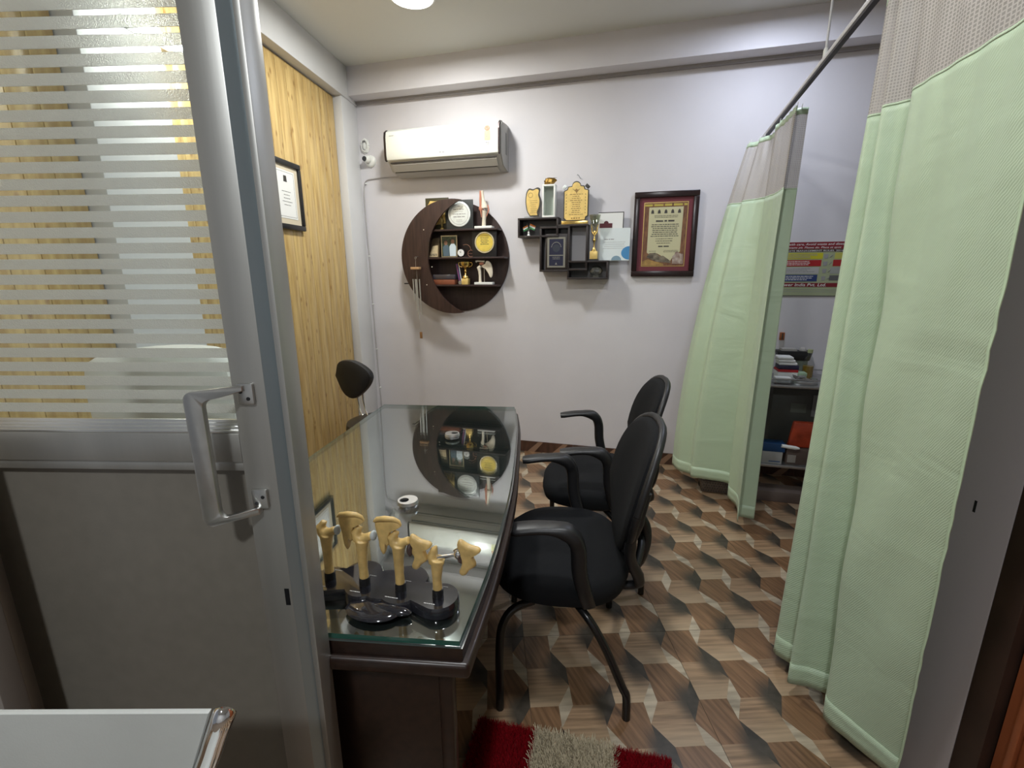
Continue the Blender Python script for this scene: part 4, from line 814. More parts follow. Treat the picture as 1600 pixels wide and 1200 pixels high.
# top shelf
t = on_shelf('award_plaque', 'gold and black award plaque half hidden behind the crescent top', 'plaque', 686, Z1, 0.045)
obj('board', MB().box(-0.10, 0.085, -0.006, 0.006, 0.0, 0.232), mat('olive_black_board', (0.05, 0.045, 0.02), 0.4), t, bevel=0.002)
obj('gold_sheet', MB().prism([(-0.085, 0.03), (-0.088, 0.17), (-0.06, 0.212), (-0.02, 0.208), (0.05, 0.215), (0.06, 0.05)], -0.009, -0.0065), m_goldp, t)
t = on_shelf('silver_disc_plaque', 'dark square plaque with a large silver disc on top shelf', 'plaque', 719, Z1, 0.085)
obj('board', MB().box(-0.105, 0.105, -0.008, 0.008, 0.0, 0.205), m_pl, t, bevel=0.002)
dsc = obj('silver_disc', MB().lathe([(0.088, -0.0085), (0.088, -0.012), (0.084, -0.0135), (0.001, -0.0135)], (0, 0, 0.105), 48, 'y'), m_silver, t)
q = MB()
rows(q, -0.012, 0.012, 0.155, 0.165, 1, -0.0139, 0.005, seed=1); rows(q, -0.045, 0.045, 0.132, 0.145, 1, -0.0139, 0.006, 0, seed=2); rows(q, -0.03, 0.03, 0.118, 0.128, 1, -0.0139, 0.003, seed=3); rows(q, -0.05, 0.05, 0.10, 0.112, 1, -0.0139, 0.006, 0, seed=4); rows(q, -0.045, 0.045, 0.080, 0.094, 1, -0.0139, 0.007, 0, seed=5); rows(q, -0.03, 0.03, 0.05, 0.07, 2, -0.0139, 0.003, seed=6)
n = 48; q.add([(p[0], -0.0138, p[1]) for p in circle(0, 0.105, 0.0735, n)] + [(p[0], -0.0138, p[1]) for p in circle(0, 0.105, 0.071, n)], [(k, (k + 1) % n, n + (k + 1) % n, n + k) for k in range(n)])
obj('engraving', q, m_inkg, dsc)
t = on_shelf('small_gold_award', 'small dim golden figurine award left of the silver disc plaque', 'award', 691, Z1, 0.07)
obj('figure', MB().lathe([(0.016, 0), (0.016, 0.012), (0.006, 0.02), (0.010, 0.045), (0.016, 0.065), (0.009, 0.09), (0.002, 0.105)], seg=14), mat('dull_gold', (0.35, 0.25, 0.08), 0.35, 0.6), t, smooth=True)
t = on_shelf('knee_joint_model', 'small knee joint model on a white base, right of top shelf', 'bone model', 756, Z1 - 0.0, 0.07)
m_mus = mat('muscle_pink', (0.55, 0.22, 0.14), 0.4)
obj('base', MB().box(-0.062, 0.070, -0.035, 0.035, 0.0, 0.018), m_white, t, bevel=0.003)
obj('shin_bone', MB().tube([(0, 0, 0.016), (0.002, 0, 0.06), (0.006, 0, 0.10), (0.012, 0, 0.125)], [0.015, 0.0135, 0.016, 0.023], 12), m_bonew, t, smooth=True)
obj('thigh_bone', MB().tube([(0.008, 0, 0.142), (0.006, 0, 0.165), (-0.004, 0, 0.20), (-0.008, 0, 0.245), (-0.010, 0, 0.262)], [0.026, 0.022, 0.013, 0.012, 0.014], 12), m_bonew, t, smooth=True)
obj('kneecap', MB().ball((-0.016, -0.012, 0.140), 0.017, 12, 8, (1, 0.6, 1.2)), m_mus, t, smooth=True)
obj('tendon', MB().tube([(-0.018, -0.008, 0.262), (-0.018, -0.012, 0.20), (-0.018, -0.014, 0.14), (-0.012, -0.012, 0.08)], [0.007, 0.009, 0.008, 0.003], 8).tube([(0.034, 0, 0.165), (0.040, 0, 0.13), (0.022, 0, 0.085)], [0.004, 0.006, 0.003], 8), m_mus, t, smooth=True)
# middle shelf
t = on_shelf('gold_letter_plaque', 'tilted cream and gold plaque at left end of middle shelf', 'plaque', 679, Z2, 0.06)
def quad_slab(P, y0, y1): return MB().prism(P, y0, y1)
obj('board', quad_slab([(-0.045, 0.0), (0.04, 0.0), (0.052, 0.145), (-0.005, 0.14)], -0.006, 0.006), mat('dark_gold_board', (0.09, 0.06, 0.03), 0.4), t)
obj('cream_sheet', quad_slab([(-0.040, 0.006), (0.030, 0.006), (0.036, 0.090), (-0.008, 0.085)], -0.0085, -0.0062), mat('cream_gold', (0.75, 0.60, 0.36), 0.4, 0.2, var=0.15, scale=60), t)
q = MB(); rows(q, -0.034, 0.026, 0.012, 0.03, 2, -0.0088, 0.005, 0, seed=3); obj('lettering', q, m_ink, t)
t = on_shelf('photo_frame', 'small silver photo frame showing two people, on middle shelf', 'photo frame', 703, Z2, 0.065)
q = MB(); 
for a, b_, c_, d_ in ((-0.065, 0.065, 0.0, 0.008), (-0.065, 0.065, 0.152, 0.160), (-0.065, -0.058, 0.008, 0.152), (0.058, 0.065, 0.008, 0.152)): q.box(a, b_, -0.008, 0.004, c_, d_)
obj('frame', q, mat('aged_silver', (0.38, 0.33, 0.22), 0.35, 0.7), t)
ph = obj('photograph', MB().box(-0.058, 0.058, -0.003, 0.003, 0.008, 0.152), mat('photo_green', (0.035, 0.055, 0.03), 0.3, var=0.6, scale=60), t)
obj('printed_figure', MB().prism([(-0.05, 0.01), (-0.052, 0.075), (-0.036, 0.095), (-0.012, 0.092), (-0.002, 0.07), (-0.004, 0.01)], -0.0040, -0.0031), mat('blue_grey_print', (0.09, 0.14, 0.18), 0.4), ph)
obj('printed_figure', MB().prism([(0.002, 0.01), (0.0, 0.08), (0.016, 0.10), (0.04, 0.10), (0.054, 0.08), (0.052, 0.01)], -0.0040, -0.0031), mat('white_print', (0.62, 0.72, 0.78), 0.4), ph)
obj('printed_face', MB().prism(circle(-0.028, 0.106, 0.014, 14, ry=0.017), -0.0042, -0.0032).prism(circle(0.028, 0.116, 0.014, 14, ry=0.017), -0.0042, -0.0032), mat('skin_print', (0.28, 0.15, 0.09), 0.4), ph)
obj('printed_hair', MB().prism(circle(-0.028, 0.120, 0.015, 12, 0, PI, 0.010), -0.0045, -0.0034).prism(circle(0.028, 0.130, 0.015, 12, 0, PI, 0.010), -0.0045, -0.0034), m_ink, ph)
t = on_shelf('desk_clock', 'tiny round white-faced clock on the middle shelf', 'clock', 721, Z2, 0.085)
obj('case', MB().lathe([(0.030, 0.01), (0.031, -0.004), (0.027, -0.009)], (0, 0, 0.0315), 28, 'y'), m_blackp, t, smooth='x')
fc = obj('dial', MB().lathe([(0.0255, -0.0088), (0.0255, -0.0098)], (0, 0, 0.0315), 28, 'y'), m_paper, t)
obj('hands', MB().box(-0.0012, 0.0012, -0.0106, -0.0100, 0.0315, 0.048).add([(-0.0012, -0.0104, 0.030), (0.0008, -0.0104, 0.033), (-0.012, -0.0104, 0.044), (-0.013, -0.0104, 0.042)], [(0, 1, 2, 3)]), m_ink, fc)
t = on_shelf('ring_ornament', 'thin copper ring ornament with a curved arm', 'ornament', 736, Z2, 0.085)
cir = [(0.024 * math.cos(a * PI / 12), 0, 0.026 + 0.024 * math.sin(a * PI / 12)) for a in range(25)]
obj('ring', MB().tube(cir, 0.0022, 6, False).tube([(-0.024, 0, 0.026), (0.024, 0, 0.026)], 0.0015, 6), mat('copper', (0.65, 0.35, 0.25), 0.3, 0.9), t, smooth=True)
obj('arm', MB().tube(spline([(0.002, 0, 0.05), (-0.008, 0, 0.075), (-0.03, 0, 0.09), (-0.062, 0, 0.088)], 14), 0.0018, 6), mat('copper', (0, 0, 0)), t, smooth=True)
t = on_shelf('gold_disc_plaque', 'black square plaque with a yellow disc, middle shelf right', 'plaque', 757, Z2, 0.085)
obj('board', MB().box(-0.092, 0.095, -0.008, 0.008, 0.0, 0.188), mat('black_velvet_board', (0.012, 0.010, 0.010), 0.5), t, bevel=0.002)
obj('rim', MB().lathe([(0.075, -0.0085), (0.075, -0.014), (0.066, -0.014), (0.064, -0.0085)], (0.006, 0, 0.102), 40, 'y'), mat('pale_gold', (0.80, 0.72, 0.50), 0.25, 0.7), t, smooth='x')
dsc = obj('yellow_disc', MB().lathe([(0.064, -0.0088), (0.064, -0.0118)], (0.006, 0, 0.102), 40, 'y'), m_yplate, t)
q = MB(); rows(q, -0.03, 0.042, 0.085, 0.14, 5, -0.0122, 0.004, 0.5, seed=8); obj('engraving', q, m_ink, dsc)
# lower shelf
t = on_shelf('wooden_box', 'shallow wooden box with glossy dark lid on the lowest shelf', 'box', 697, Z3, 0.075)
obj('tray', MB().box(-0.085, 0.088, -0.04, 0.04, 0.0, 0.038), mat('red_brown_wood', (0.22, 0.07, 0.035), 0.35, var=0.2, scale=20), t, bevel=0.002)
obj('lid', MB().box(-0.088, 0.091, -0.042, 0.042, 0.0385, 0.075), mat('smoky_lid', (0.05, 0.045, 0.055), 0.1, coat=0.5), t, bevel=0.004)
t = on_shelf('medal', 'medal on a blue, red and white ribbon left of trophy', 'medal', 717, Z3, 0.08)
obj('ribbon', MB().prism([(-0.020, 0.15), (-0.008, 0.155), (0.016, 0.012), (0.004, 0.008)], -0.002, 0.0).prism([(-0.006, 0.15), (0.004, 0.155), (0.026, 0.02), (0.018, 0.012)], 0.001, 0.003), mat('navy_ribbon', (0.05, 0.06, 0.20), 0.6), t)
obj('ribbon_stripe', MB().prism([(-0.015, 0.150), (-0.012, 0.152), (0.012, 0.012), (0.008, 0.010)], -0.0032, -0.0022), mat('red_ribbon', (0.4, 0.03, 0.03), 0.6), t)
obj('ribbon_stripe', MB().prism([(0.002, 0.15), (0.005, 0.152), (0.026, 0.03), (0.022, 0.028)], -0.0045, -0.0033), m_paper, t)
obj('disc', MB().lathe([(0.014, -0.006), (0.014, 0.0)], (0.012, 0, 0.0145), 18, 'y'), m_steel, t)
t = on_shelf('trophy_cup', 'golden two-handled trophy cup on the lowest crescent shelf', 'trophy', 728, Z3, 0.085)
obj('plinth', MB().box(-0.026, 0.026, -0.024, 0.024, 0, 0.045), m_goldp, t, bevel=0.002)
obj('stem', MB().lathe([(0.026, 0.045), (0.027, 0.055), (0.020, 0.068), (0.008, 0.076), (0.006, 0.09), (0.011, 0.098), (0.006, 0.108), (0.010, 0.118)], seg=20), m_gold, t, smooth=True)
obj('cup', MB().lathe([(0.010, 0.118), (0.026, 0.128), (0.036, 0.146), (0.038, 0.166), (0.036, 0.166), (0.033, 0.147), (0.012, 0.130)], seg=28), m_gold, t, smooth=True)
for s in (-1, 1): obj('handle', MB().tube(spline([(0.034 * s, 0, 0.160), (0.052 * s, 0, 0.160), (0.052 * s, 0, 0.140), (0.028 * s, 0, 0.128)], 12), 0.0028, 8), m_gold, t, smooth=True)
t = on_shelf('shoulder_blade_model', 'pale shoulder blade bone model on a white stand', 'bone model', 757, Z3, 0.085)
obj('base', MB().box(-0.072, 0.072, -0.028, 0.028, 0, 0.018), m_white, t, bevel=0.003)
obj('rod', MB().tube([(0.0, 0, 0.018), (0.0, 0, 0.115)], 0.0028, 8), m_chrome, t)
obj('upper_arm_bone', MB().tube([(-0.034, 0, 0.018), (-0.034, 0, 0.06), (-0.036, 0, 0.10), (-0.042, 0, 0.122), (-0.028, 0, 0.136)], [0.011, 0.010, 0.012, 0.016, 0.012], 12), m_bonew, t, smooth=True)
obj('collar_bone', MB().tube([(-0.062, -0.006, 0.168), (-0.05, -0.006, 0.172), (-0.02, -0.006, 0.170), (0.005, -0.004, 0.168)], [0.009, 0.006, 0.006, 0.008], 10), m_bonew, t, smooth=True)
obj('shoulder_blade', blobplate([(0.012, 0.175), (0.03, 0.178), (0.05, 0.165), (0.064, 0.14), (0.07, 0.10), (0.069, 0.065), (0.058, 0.045), (0.044, 0.050), (0.036, 0.072), (0.018, 0.098), (0.004, 0.115), (-0.022, 0.128), (-0.026, 0.142), (-0.005, 0.150), (0.008, 0.158)], 0.006, k=0.75), m_bonew, t, smooth=True, sub=2)
obj('tissue', MB().ball((-0.018, -0.006, 0.152), 0.012, 10, 8, (1.6, 0.6, 0.8)), m_mus, t, smooth=True)

# wind chime hanging in front of the crescent
a, b_ = wpx(649, 403, 0.19)
wc_ = thing('wind_chime', 'small silver wind chime hanging in front of the crescent', 'wind chime', wl(a, 0.19, b_), AW)
obj('hook_ring', MB().tube([(0.007 * math.cos(k * PI / 8), 0, 0.007 * math.sin(k * PI / 8)) for k in range(17)], 0.0016, 6, False).tube([(0, 0, 0.007), (0, 0.05, 0.012)], 0.0016, 6), m_steel, wc_)
obj('string', MB().tube([(0, 0, -0.007), (0, 0, -0.075)], 0.0009, 6).tube([(0.004, 0, -0.085), (0.016, 0, -0.56)], 0.0009, 6), mat('string_grey', (0.4, 0.36, 0.3), 0.8), wc_)
obj('wooden_top', MB().box(-0.035, 0.034, -0.02, 0.02, -0.084, -0.066), mat('light_wood', (0.50, 0.30, 0.15), 0.4), wc_, bevel=0.002)
for k, (dx, ln) in enumerate(((-0.026, 0.165), (-0.012, 0.235), (0.003, 0.30), (0.022, 0.265))):
    obj('chime_tube', MB().tube([(dx, 0.01 * (k % 2) - 0.005, -0.155), (dx + 0.004, 0.01 * (k % 2) - 0.005, -0.155 - ln)], 0.0045, 10), m_alul, wc_, smooth='x')
    obj('string', MB().tube([(dx, 0.01 * (k % 2) - 0.005, -0.085), (dx, 0.01 * (k % 2) - 0.005, -0.156)], 0.0007, 5), m_ink, wc_)
obj('wooden_tag', MB().box(0.006, 0.026, -0.003, 0.003, -0.605, -0.555), mat('brown_tag', (0.26, 0.13, 0.05), 0.5), wc_, bevel=0.001)
a, b_ = wpx(636, 443, 0.1)
t = thing('wall_peg', 'short black peg beside the lower left of crescent', 'peg', wl(a, 0.0, b_), AW); obj('pin', MB().tube([(0, 0, 0), (0, -0.10, 0), (-0.02, -0.105, 0)], 0.0045, 8), m_blackp, t)

# ------------------------------------------------------------------ four interlocking box shelves
cs_ = thing('cube_shelf', 'dark interlocking box shelf unit on the back wall', 'shelf', wl(0, 0, 0), AW)
def frame_box(p, name='box_frame'):
    x0, y0, x1, y1 = p; a0, z1 = wpx(x0, (y0), 0.12); a1, z0 = wpx(x1, y1, 0.12); T_ = 0.013; q = MB()
    q.box(a0, a1, -0.12, -0.001, z1 - T_, z1).box(a0, a1, -0.12, -0.001, z0, z0 + T_).box(a0, a0 + T_, -0.12, -0.001, z0 + T_, z1 - T_).box(a1 - T_, a1, -0.12, -0.001, z0 + T_, z1 - T_)
    return obj(name, q, m_cubes, cs_, bevel=0.0008), (a0, a1, z0, z1)
_, BA = frame_box((809, 341, 872, 370)); BC = None; _, BB = frame_box((843.5, 354.5, 889, 424.5)); _, BD = frame_box((886.5, 407.5, 949.5, 436.5))
a0_, z1_ = wpx(870, 351, 0.12); a1_, z0_ = wpx(917, 422.5, 0.12); BC = (a0_, a1_, z0_, z1_); q = MB(); T_ = 0.013
q.box(a0_, a1_, -0.12, -0.001, z1_ - T_, z1_).box(BB[1] + 0.0005, a1_, -0.12, -0.001, z0_, z0_ + T_).box(a1_ - T_, a1_, -0.12, -0.001, z0_ + T_, z1_ - T_).box(a0_, a0_ + T_, -0.12, -0.001, BB[3], z1_ - T_)
obj('box_frame', q, m_cubes, cs_, bevel=0.0008)
obj('back_panel', MB().box(BA[0] + .013, BA[1] - .013, -0.008, -0.001, BA[2] + .013, BA[3] - .013), mat('grey_back', (0.15, 0.145, 0.145), 0.6), cs_)
obj('back_panel', MB().box(BD[0] + .013, BD[1] - .013, -0.008, -0.001, BD[2] + .013, BD[3] - .013), mat('grey_back', (0, 0, 0)), cs_)
ZA, ZD, ZC = BA[3], BD[3], BC[3]
# on box A
t = on_shelf('leaf_award', 'golden leaf-shaped award with dark outline, left on box shelf', 'award', 833, ZA, 0.07)
leaf = [tuple(p[:2]) for p in spline([(-0.022, 0.012, 0), (-0.045, 0.05, 0), (-0.055, 0.11, 0), (-0.050, 0.17, 0), (-0.030, 0.20, 0), (0.0, 0.195, 0), (0.03, 0.205, 0), (0.05, 0.195, 0), (0.046, 0.16, 0), (0.057, 0.12, 0), (0.050, 0.07, 0), (0.036, 0.04, 0), (0.040, 0.012, 0)], 48)]
obj('outline', MB().prism(leaf, -0.004, 0.006), m_ink, t)
lc = (0.0, 0.10); gl_ = obj('gold_sheet', MB().prism([(lc[0] - 0.002 + (p[0] - lc[0]) * 0.84, lc[1] + (p[1] - lc[1]) * 0.90) for p in leaf], -0.0065, -0.0045), m_goldp, t)
q = MB(); rows(q, -0.025, 0.035, 0.03, 0.125, 7, -0.0068, 0.003, 0.5, seed=4); n = 24; q.add([(p[0], -0.0068, p[1]) for p in circle(-0.018, 0.155, 0.017, n)] + [(p[0], -0.0068, p[1]) for p in circle(-0.018, 0.155, 0.014, n)], [(k, (k + 1) % n, n + (k + 1) % n, n + k) for k in range(n)])
obj('engraving', q, mat('bronze_ink', (0.30, 0.17, 0.05), 0.5), gl_)
obj('foot', MB().box(-0.06, 0.06, -0.02, 0.02, 0, 0.012), m_acryl, t)
t = on_shelf('white_display_case', 'empty white-framed display case with glass front', 'case', 858.5, ZA, 0.075)
q = MB()
for a0, a1, c0_, c1_ in ((-0.045, 0.045, 0, 0.012), (-0.045, 0.045, 0.203, 0.215), (-0.045, -0.034, 0.012, 0.203), (0.034, 0.045, 0.012, 0.203)): q.box(a0, a1, -0.04, 0.03, c0_, c1_)
obj('frame', q, m_white, t, bevel=0.001); obj('back_sheet', MB().box(-0.034, 0.034, 0.024, 0.029, 0.012, 0.203), mat('pale_felt', (0.66, 0.66, 0.62), 0.8), t); obj('glass', MB().box(-0.034, 0.034, -0.036, -0.034, 0.012, 0.203), m_glass, t)
c0_ = Vector(t.location)
t2 = thing('crumpled_wrapper', 'crumpled gold and brown wrapper on top of white display case', 'wrapper', c0_ + Vector((0, 0, 0.2155)), AW)
bmq = MB().ball((0.0, -0.01, 0.020), 0.038, 12, 7, (1.15, 0.7, 0.52)); rnd = random.Random(5)
bmq.v = [(v[0] * (1 + rnd.uniform(-.25, .25)), v[1], max(0.0, v[2] + rnd.uniform(-.008, .010))) for v in bmq.v]; bmq.v[-4] = (0.055, -0.01, 0.045)
obj('foil', bmq, mat('brown_gold_foil', (0.16, 0.09, 0.02), 0.25, 0.8, col2=(0.55, 0.33, 0.08), scale=40), t2)
t = on_shelf('gold_plaque', 'large golden shield plaque on its gold foot above boxes', 'plaque', 899, ZC, 0.075)
sh_ = [(-0.085, 0.04), (-0.068, 0.025), (0.068, 0.025), (0.072, 0.045), (0.088, 0.055), (0.088, 0.225), (0.062, 0.232), (0.056, 0.252), (0.035, 0.255)] + [(0.030 * math.cos(a) + 0.002, 0.255 + 0.028 * math.sin(a)) for a in [PI * k / 10 for k in range(11)]] + [(-0.032, 0.252), (-0.055, 0.250), (-0.062, 0.232), (-0.085, 0.222)]
obj('outline', MB().prism(sh_, -0.004, 0.006), m_ink, t)
gp = obj('gold_sheet', MB().prism([(p[0] * 0.92, 0.145 + (p[1] - 0.145) * 0.945) for p in sh_], -0.0065, -0.0045), m_goldp, t)
q = MB(); rows(q, -0.045, 0.05, 0.06, 0.205, 11, -0.0068, 0.005, 0.6, seed=14); rows(q, -0.05, 0.05, 0.035, 0.05, 1, -0.0068, 0.008, 0.4, seed=15); q.prism([(-0.026, 0.235), (0.0, 0.212), (0.003, 0.200), (0.008, 0.212), (0.030, 0.235), (0.012, 0.226), (0.003, 0.235), (-0.008, 0.226)], -0.0070, -0.0066)
for s in (-1, 1):
    for k in range(7): q.prism([(s * 0.070, 0.07 + k * 0.02), (s * 0.062, 0.076 + k * 0.02), (s * 0.066, 0.084 + k * 0.02)], -0.0070, -0.0066)
obj('engraving', q, mat('bronze_ink', (0, 0, 0)), gp)
for s, m__ in ((-1, m_silver), (1, m_ink)): obj('corner_clip', MB().rbox((s * 0.078, -0.006, 0.246), (0.030, 0.014, 0.022), Matrix.Rotation(s * 0.75, 3, 'Y')), m__, t, bevel=0.002)
obj('foot', MB().box(-0.094, 0.088, -0.03, 0.025, 0, 0.022), m_gold, t, bevel=0.001)
# inside box A: two small flags
t = on_shelf('flag_stand', 'tiny crossed saffron, white and green flags on white foot', 'flags', 826, BA[2] + 0.013, 0.08)
obj('foot', MB().lathe([(0.011, 0), (0.010, 0.006), (0.005, 0.014), (0.008, 0.022), (0.004, 0.030)], seg=14), m_white, t, smooth=True)
for s in (-1, 1):
    obj('pole', MB().tube([(0, 0, 0.028), (s * 0.012, 0, 0.085)], 0.0012, 6), m_steel, t)
for k, (cl_, nm) in enumerate((((0.75, 0.22, 0.03), 'saffron'), ((0.8, 0.8, 0.78), 'white_cloth'), ((0.03, 0.25, 0.07), 'flag_green'))):
    zt = 0.084 - k * 0.010
    obj('flag_band', MB().prism([(0.012 - k * .003, zt), (0.052 - k * .003, zt - 0.018), (0.049 - k * .003, zt - 0.028), (0.009 - k * .003, zt - 0.010)], -0.004, -0.003), mat(nm, cl_, 0.6), t)
    obj('flag_band', MB().prism([(-0.008 + k * .002, zt - 0.01), (-0.042 + k * .002, zt - 0.026), (-0.040 + k * .002, zt - 0.033), (-0.006 + k * .002, zt - 0.018)], -0.004, -0.003), mat(nm, cl_, 0.6), t)
# box B: navy plaque in black frame
t = on_shelf('navy_plaque', 'navy blue plaque with silver border in black frame', 'plaque', 869, BB[2] + 0.0135, 0.105)
obj('frame', MB().box(-0.078, 0.078, -0.006, 0.008, 0.0, 0.245), m_cubes, t, bevel=0.002)
obj('silver_border', MB().box(-0.064, 0.064, -0.0085, -0.0062, 0.016, 0.222), mat('grey_silver', (0.32, 0.31, 0.26), 0.35, 0.6), t)
nv = obj('navy_sheet', MB().box(-0.050, 0.050, -0.0105, -0.0087, 0.028, 0.210), mat('navy', (0.012, 0.014, 0.04), 0.4), t)
q = MB(); q.box(-0.052, 0.052, -0.0112, -0.0106, 0.096, 0.102)
for k in range(9):
    a = PI * (0.08 + 0.105 * k); q.rbox((0.034 * math.cos(a), -0.0110, 0.150 + 0.038 * math.sin(a)), (0.010, 0.0006, 0.004), Matrix.Rotation(PI / 2 - a, 3, 'Y'))
rows(q, -0.03, 0.032, 0.07, 0.092, 2, -0.0110, 0.004, 0.3, seed=9); q.prism([(-0.008, 0.036), (0.008, 0.036), (0.0, 0.052)], -0.0112, -0.0106); obj('engraving', q, mat('grey_silver', (0, 0, 0)), nv)
obj('engraved_medallion', MB().prism(circle(0, 0.148, 0.026, 28), -0.0110, -0.0106), mat('dull_blue_grey', (0.035, 0.04, 0.055), 0.4), nv)
# on box D: trophy and papers
t = on_shelf('star_trophy', 'tall slim gold and clear trophy on the lower box', 'trophy', 927.5, ZD, 0.095)
obj('plinth', MB().box(-0.032, 0.032, -0.024, 0.024, 0, 0.010), m_blackp, t); obj('gold_block', MB().box(-0.026, 0.026, -0.02, 0.02, 0.0105, 0.062), m_goldp, t, bevel=0.001)
obj('stem', MB().lathe([(0.022, 0.062), (0.012, 0.078), (0.005, 0.09), (0.004, 0.125), (0.010, 0.132), (0.010, 0.142), (0.004, 0.15), (0.006, 0.170)], seg=16), m_gold, t, smooth=True)
for s in (-1, 1): obj('figure_arm', MB().tube(spline([(0.0, 0, 0.168), (s * 0.016, 0, 0.19), (s * 0.018, 0, 0.215), (s * 0.024, 0, 0.240)], 10), [0.006] * 4 + [0.0045] * 4 + [0.003] * 3, 8), m_gold, t, smooth=True)
obj('figure_body', MB().ball((0, 0, 0.185), 0.009, 10, 8, (1, 0.8, 1.8)), m_gold, t, smooth=True)
obj('clear_bowl', MB().lathe([(0.006, 0.225), (0.022, 0.245), (0.034, 0.275), (0.039, 0.302), (0.037, 0.302), (0.031, 0.275), (0.019, 0.247)], seg=24), glass_mat('smoky_acrylic', (0.80, 0.82, 0.74), 0.12), t, smooth=True)
t = on_shelf('white_certificate', 'upright white certificate with a maroon banner behind the letter', 'certificate', 945, ZD, 0.035)
a_ = wpx(945, 400, 0.035)[0]
obj('sheet', MB().box(-0.055, 0.112, -0.002, 0.002, 0.0, 0.318), m_paper, t)
obj('black_edge', MB().box(-0.055, 0.114, -0.003, 0.003, 0.3185, 0.323).box(0.1125, 0.118, -0.003, 0.003, 0.14, 0.323), m_ink, t)
obj('maroon_banner', MB().box(-0.045, 0.042, -0.0035, -0.0022, 0.220, 0.250).prism(circle(0.0, 0.25, 0.016, 16, 0, PI), -0.0035, -0.0022), mat('maroon_print', (0.10, 0.012, 0.02), 0.5), t)
t = on_shelf('white_letter', 'white printed letter with blue circles at its corner', 'letter', 958, ZD, 0.055)
lt = obj('sheet', MB().box(-0.095, 0.108, -0.0015, 0.0015, 0.0, 0.215), mat('pale_blue_paper', (0.72, 0.78, 0.78), 0.6), t)
obj('blue_circle', MB().prism([(0.107, 0.005), (0.107, 0.095)] + [(0.107 - 0.055 * math.sin(k * PI / 12), 0.05 + 0.045 * math.cos(k * PI / 12)) for k in range(1, 12)] , -0.0022, -0.0016), mat('blue_print', (0.06, 0.25, 0.50), 0.5), lt)
obj('blue_circle', MB().prism(circle(0.020, 0.002, 0.034, 16, 0, PI, 0.030), -0.0022, -0.0016), mat('slate_blue_print', (0.22, 0.34, 0.42), 0.5), lt)
q = MB(); rows(q, -0.08, 0.02, 0.135, 0.15, 1, -0.0019, 0.006, 0.3, seed=2); rows(q, -0.08, 0.09, 0.075, 0.13, 4, -0.0019, 0.0025, 0.4, seed=7); obj('lettering', q, m_inkg, lt)
t = on_shelf('glass_trophy', 'low round crystal award inside the lowest box', 'award', 931, BD[2] + 0.0135, 0.07)
obj('crystal', MB().ball((0, 0, 0.045), 0.042, 20, 10, (1.1, 0.35, 0.85)).box(-0.02, 0.02, -0.012, 0.012, 0, 0.016), glass_mat('crystal', (0.75, 0.78, 0.75), 0.15), t, smooth='x')

# ------------------------------------------------------------------ framed award
a0, z1 = wpx(991, 298, 0.022); a1, z0 = wpx(1094, 431, 0.022)
a0 = 0.226; z0, z1 = 1.385, 1.940
t = thing('framed_award', 'framed cream award document with maroon mat and golden border', 'framed picture', wl((a0 + 0.641) / 2, 0, z0), AW)
hw_, hh = (0.641 - a0) / 2, z1 - z0; q = MB()
for x0_, x1_, c, d_ in ((-hw_, hw_, 0, 0.038), (-hw_, hw_, hh - 0.038, hh), (-hw_, -hw_ + 0.036, 0.038, hh - 0.038), (hw_ - 0.036, hw_, 0.038, hh - 0.038)): q.box(x0_, x1_, -0.026, -0.001, c, d_)
obj('frame', q, mat('black_cherry_frame', (0.018, 0.008, 0.008), 0.25), t, bevel=0.004)
mt = obj('maroon_mat', MB().box(-hw_ + 0.03, hw_ - 0.03, -0.012, -0.002, 0.03, hh - 0.03), mat('maroon_mat', (0.14, 0.02, 0.03), 0.6), t)
gb = obj('gold_border', MB().box(-0.142, 0.142, -0.0135, -0.0121, 0.068, hh - 0.068), mat('gold_border', (0.62, 0.45, 0.15), 0.3, 0.7), t)
ds = obj('landscape_print', MB().box(-0.138, 0.138, -0.0148, -0.0136, 0.072, hh - 0.072), mat('umber_print', (0.10, 0.035, 0.02), 0.6, col2=(0.22, 0.10, 0.04), scale=25, stretch=(3, 1, 1)), t)
obj('cream_scroll', MB().prism([(-0.108, 0.16), (-0.09, 0.150), (-0.04, 0.155), (0.02, 0.120), (0.05, 0.105), (0.07, 0.14), (0.108, 0.165), (0.112, 0.455), (-0.108, 0.455)], -0.0155, -0.0149), mat('cream_scroll', (0.52, 0.49, 0.30), 0.6), ds)
q = MB(); rows(q, -0.135, 0.135, 0.458, 0.480, 1, -0.0156, 0.014, 0, seed=20); obj('garland_print', q, mat('marigold_print', (0.45, 0.36, 0.06), 0.6), ds)
obj('hill_print', MB().prism([(-0.136, 0.074), (-0.136, 0.10), (-0.10, 0.118), (-0.05, 0.100), (0.0, 0.090), (0.01, 0.074)], -0.0156, -0.0150), mat('ochre_print', (0.30, 0.18, 0.05), 0.6, var=0.4, scale=30), ds)
obj('fort_print', MB().prism([(-0.11, 0.13), (-0.09, 0.158), (-0.05, 0.160), (-0.02, 0.135), (0.0, 0.140), (0.05, 0.105), (0.055, 0.09), (-0.04, 0.10)], -0.0160, -0.0157), mat('dark_fort_print', (0.06, 0.045, 0.03), 0.6, col2=(0.24, 0.20, 0.14), scale=40), ds)
obj('temple_print', MB().prism([(0.062, 0.085), (0.062, 0.135), (0.074, 0.145), (0.080, 0.165), (0.092, 0.168), (0.105, 0.155), (0.130, 0.148), (0.132, 0.085)], -0.0160, -0.0157), mat('temple_print', (0.20, 0.12, 0.09), 0.6, col2=(0.45, 0.38, 0.32), scale=50), ds)
q = MB()
for k in range(5):
    cx = -0.085 + k * 0.043; q.prism([(cx - 0.010, 0.415), (cx + 0.010, 0.415), (cx + 0.008, 0.432), (cx, 0.442), (cx - 0.008, 0.432)], -0.0162, -0.0156)
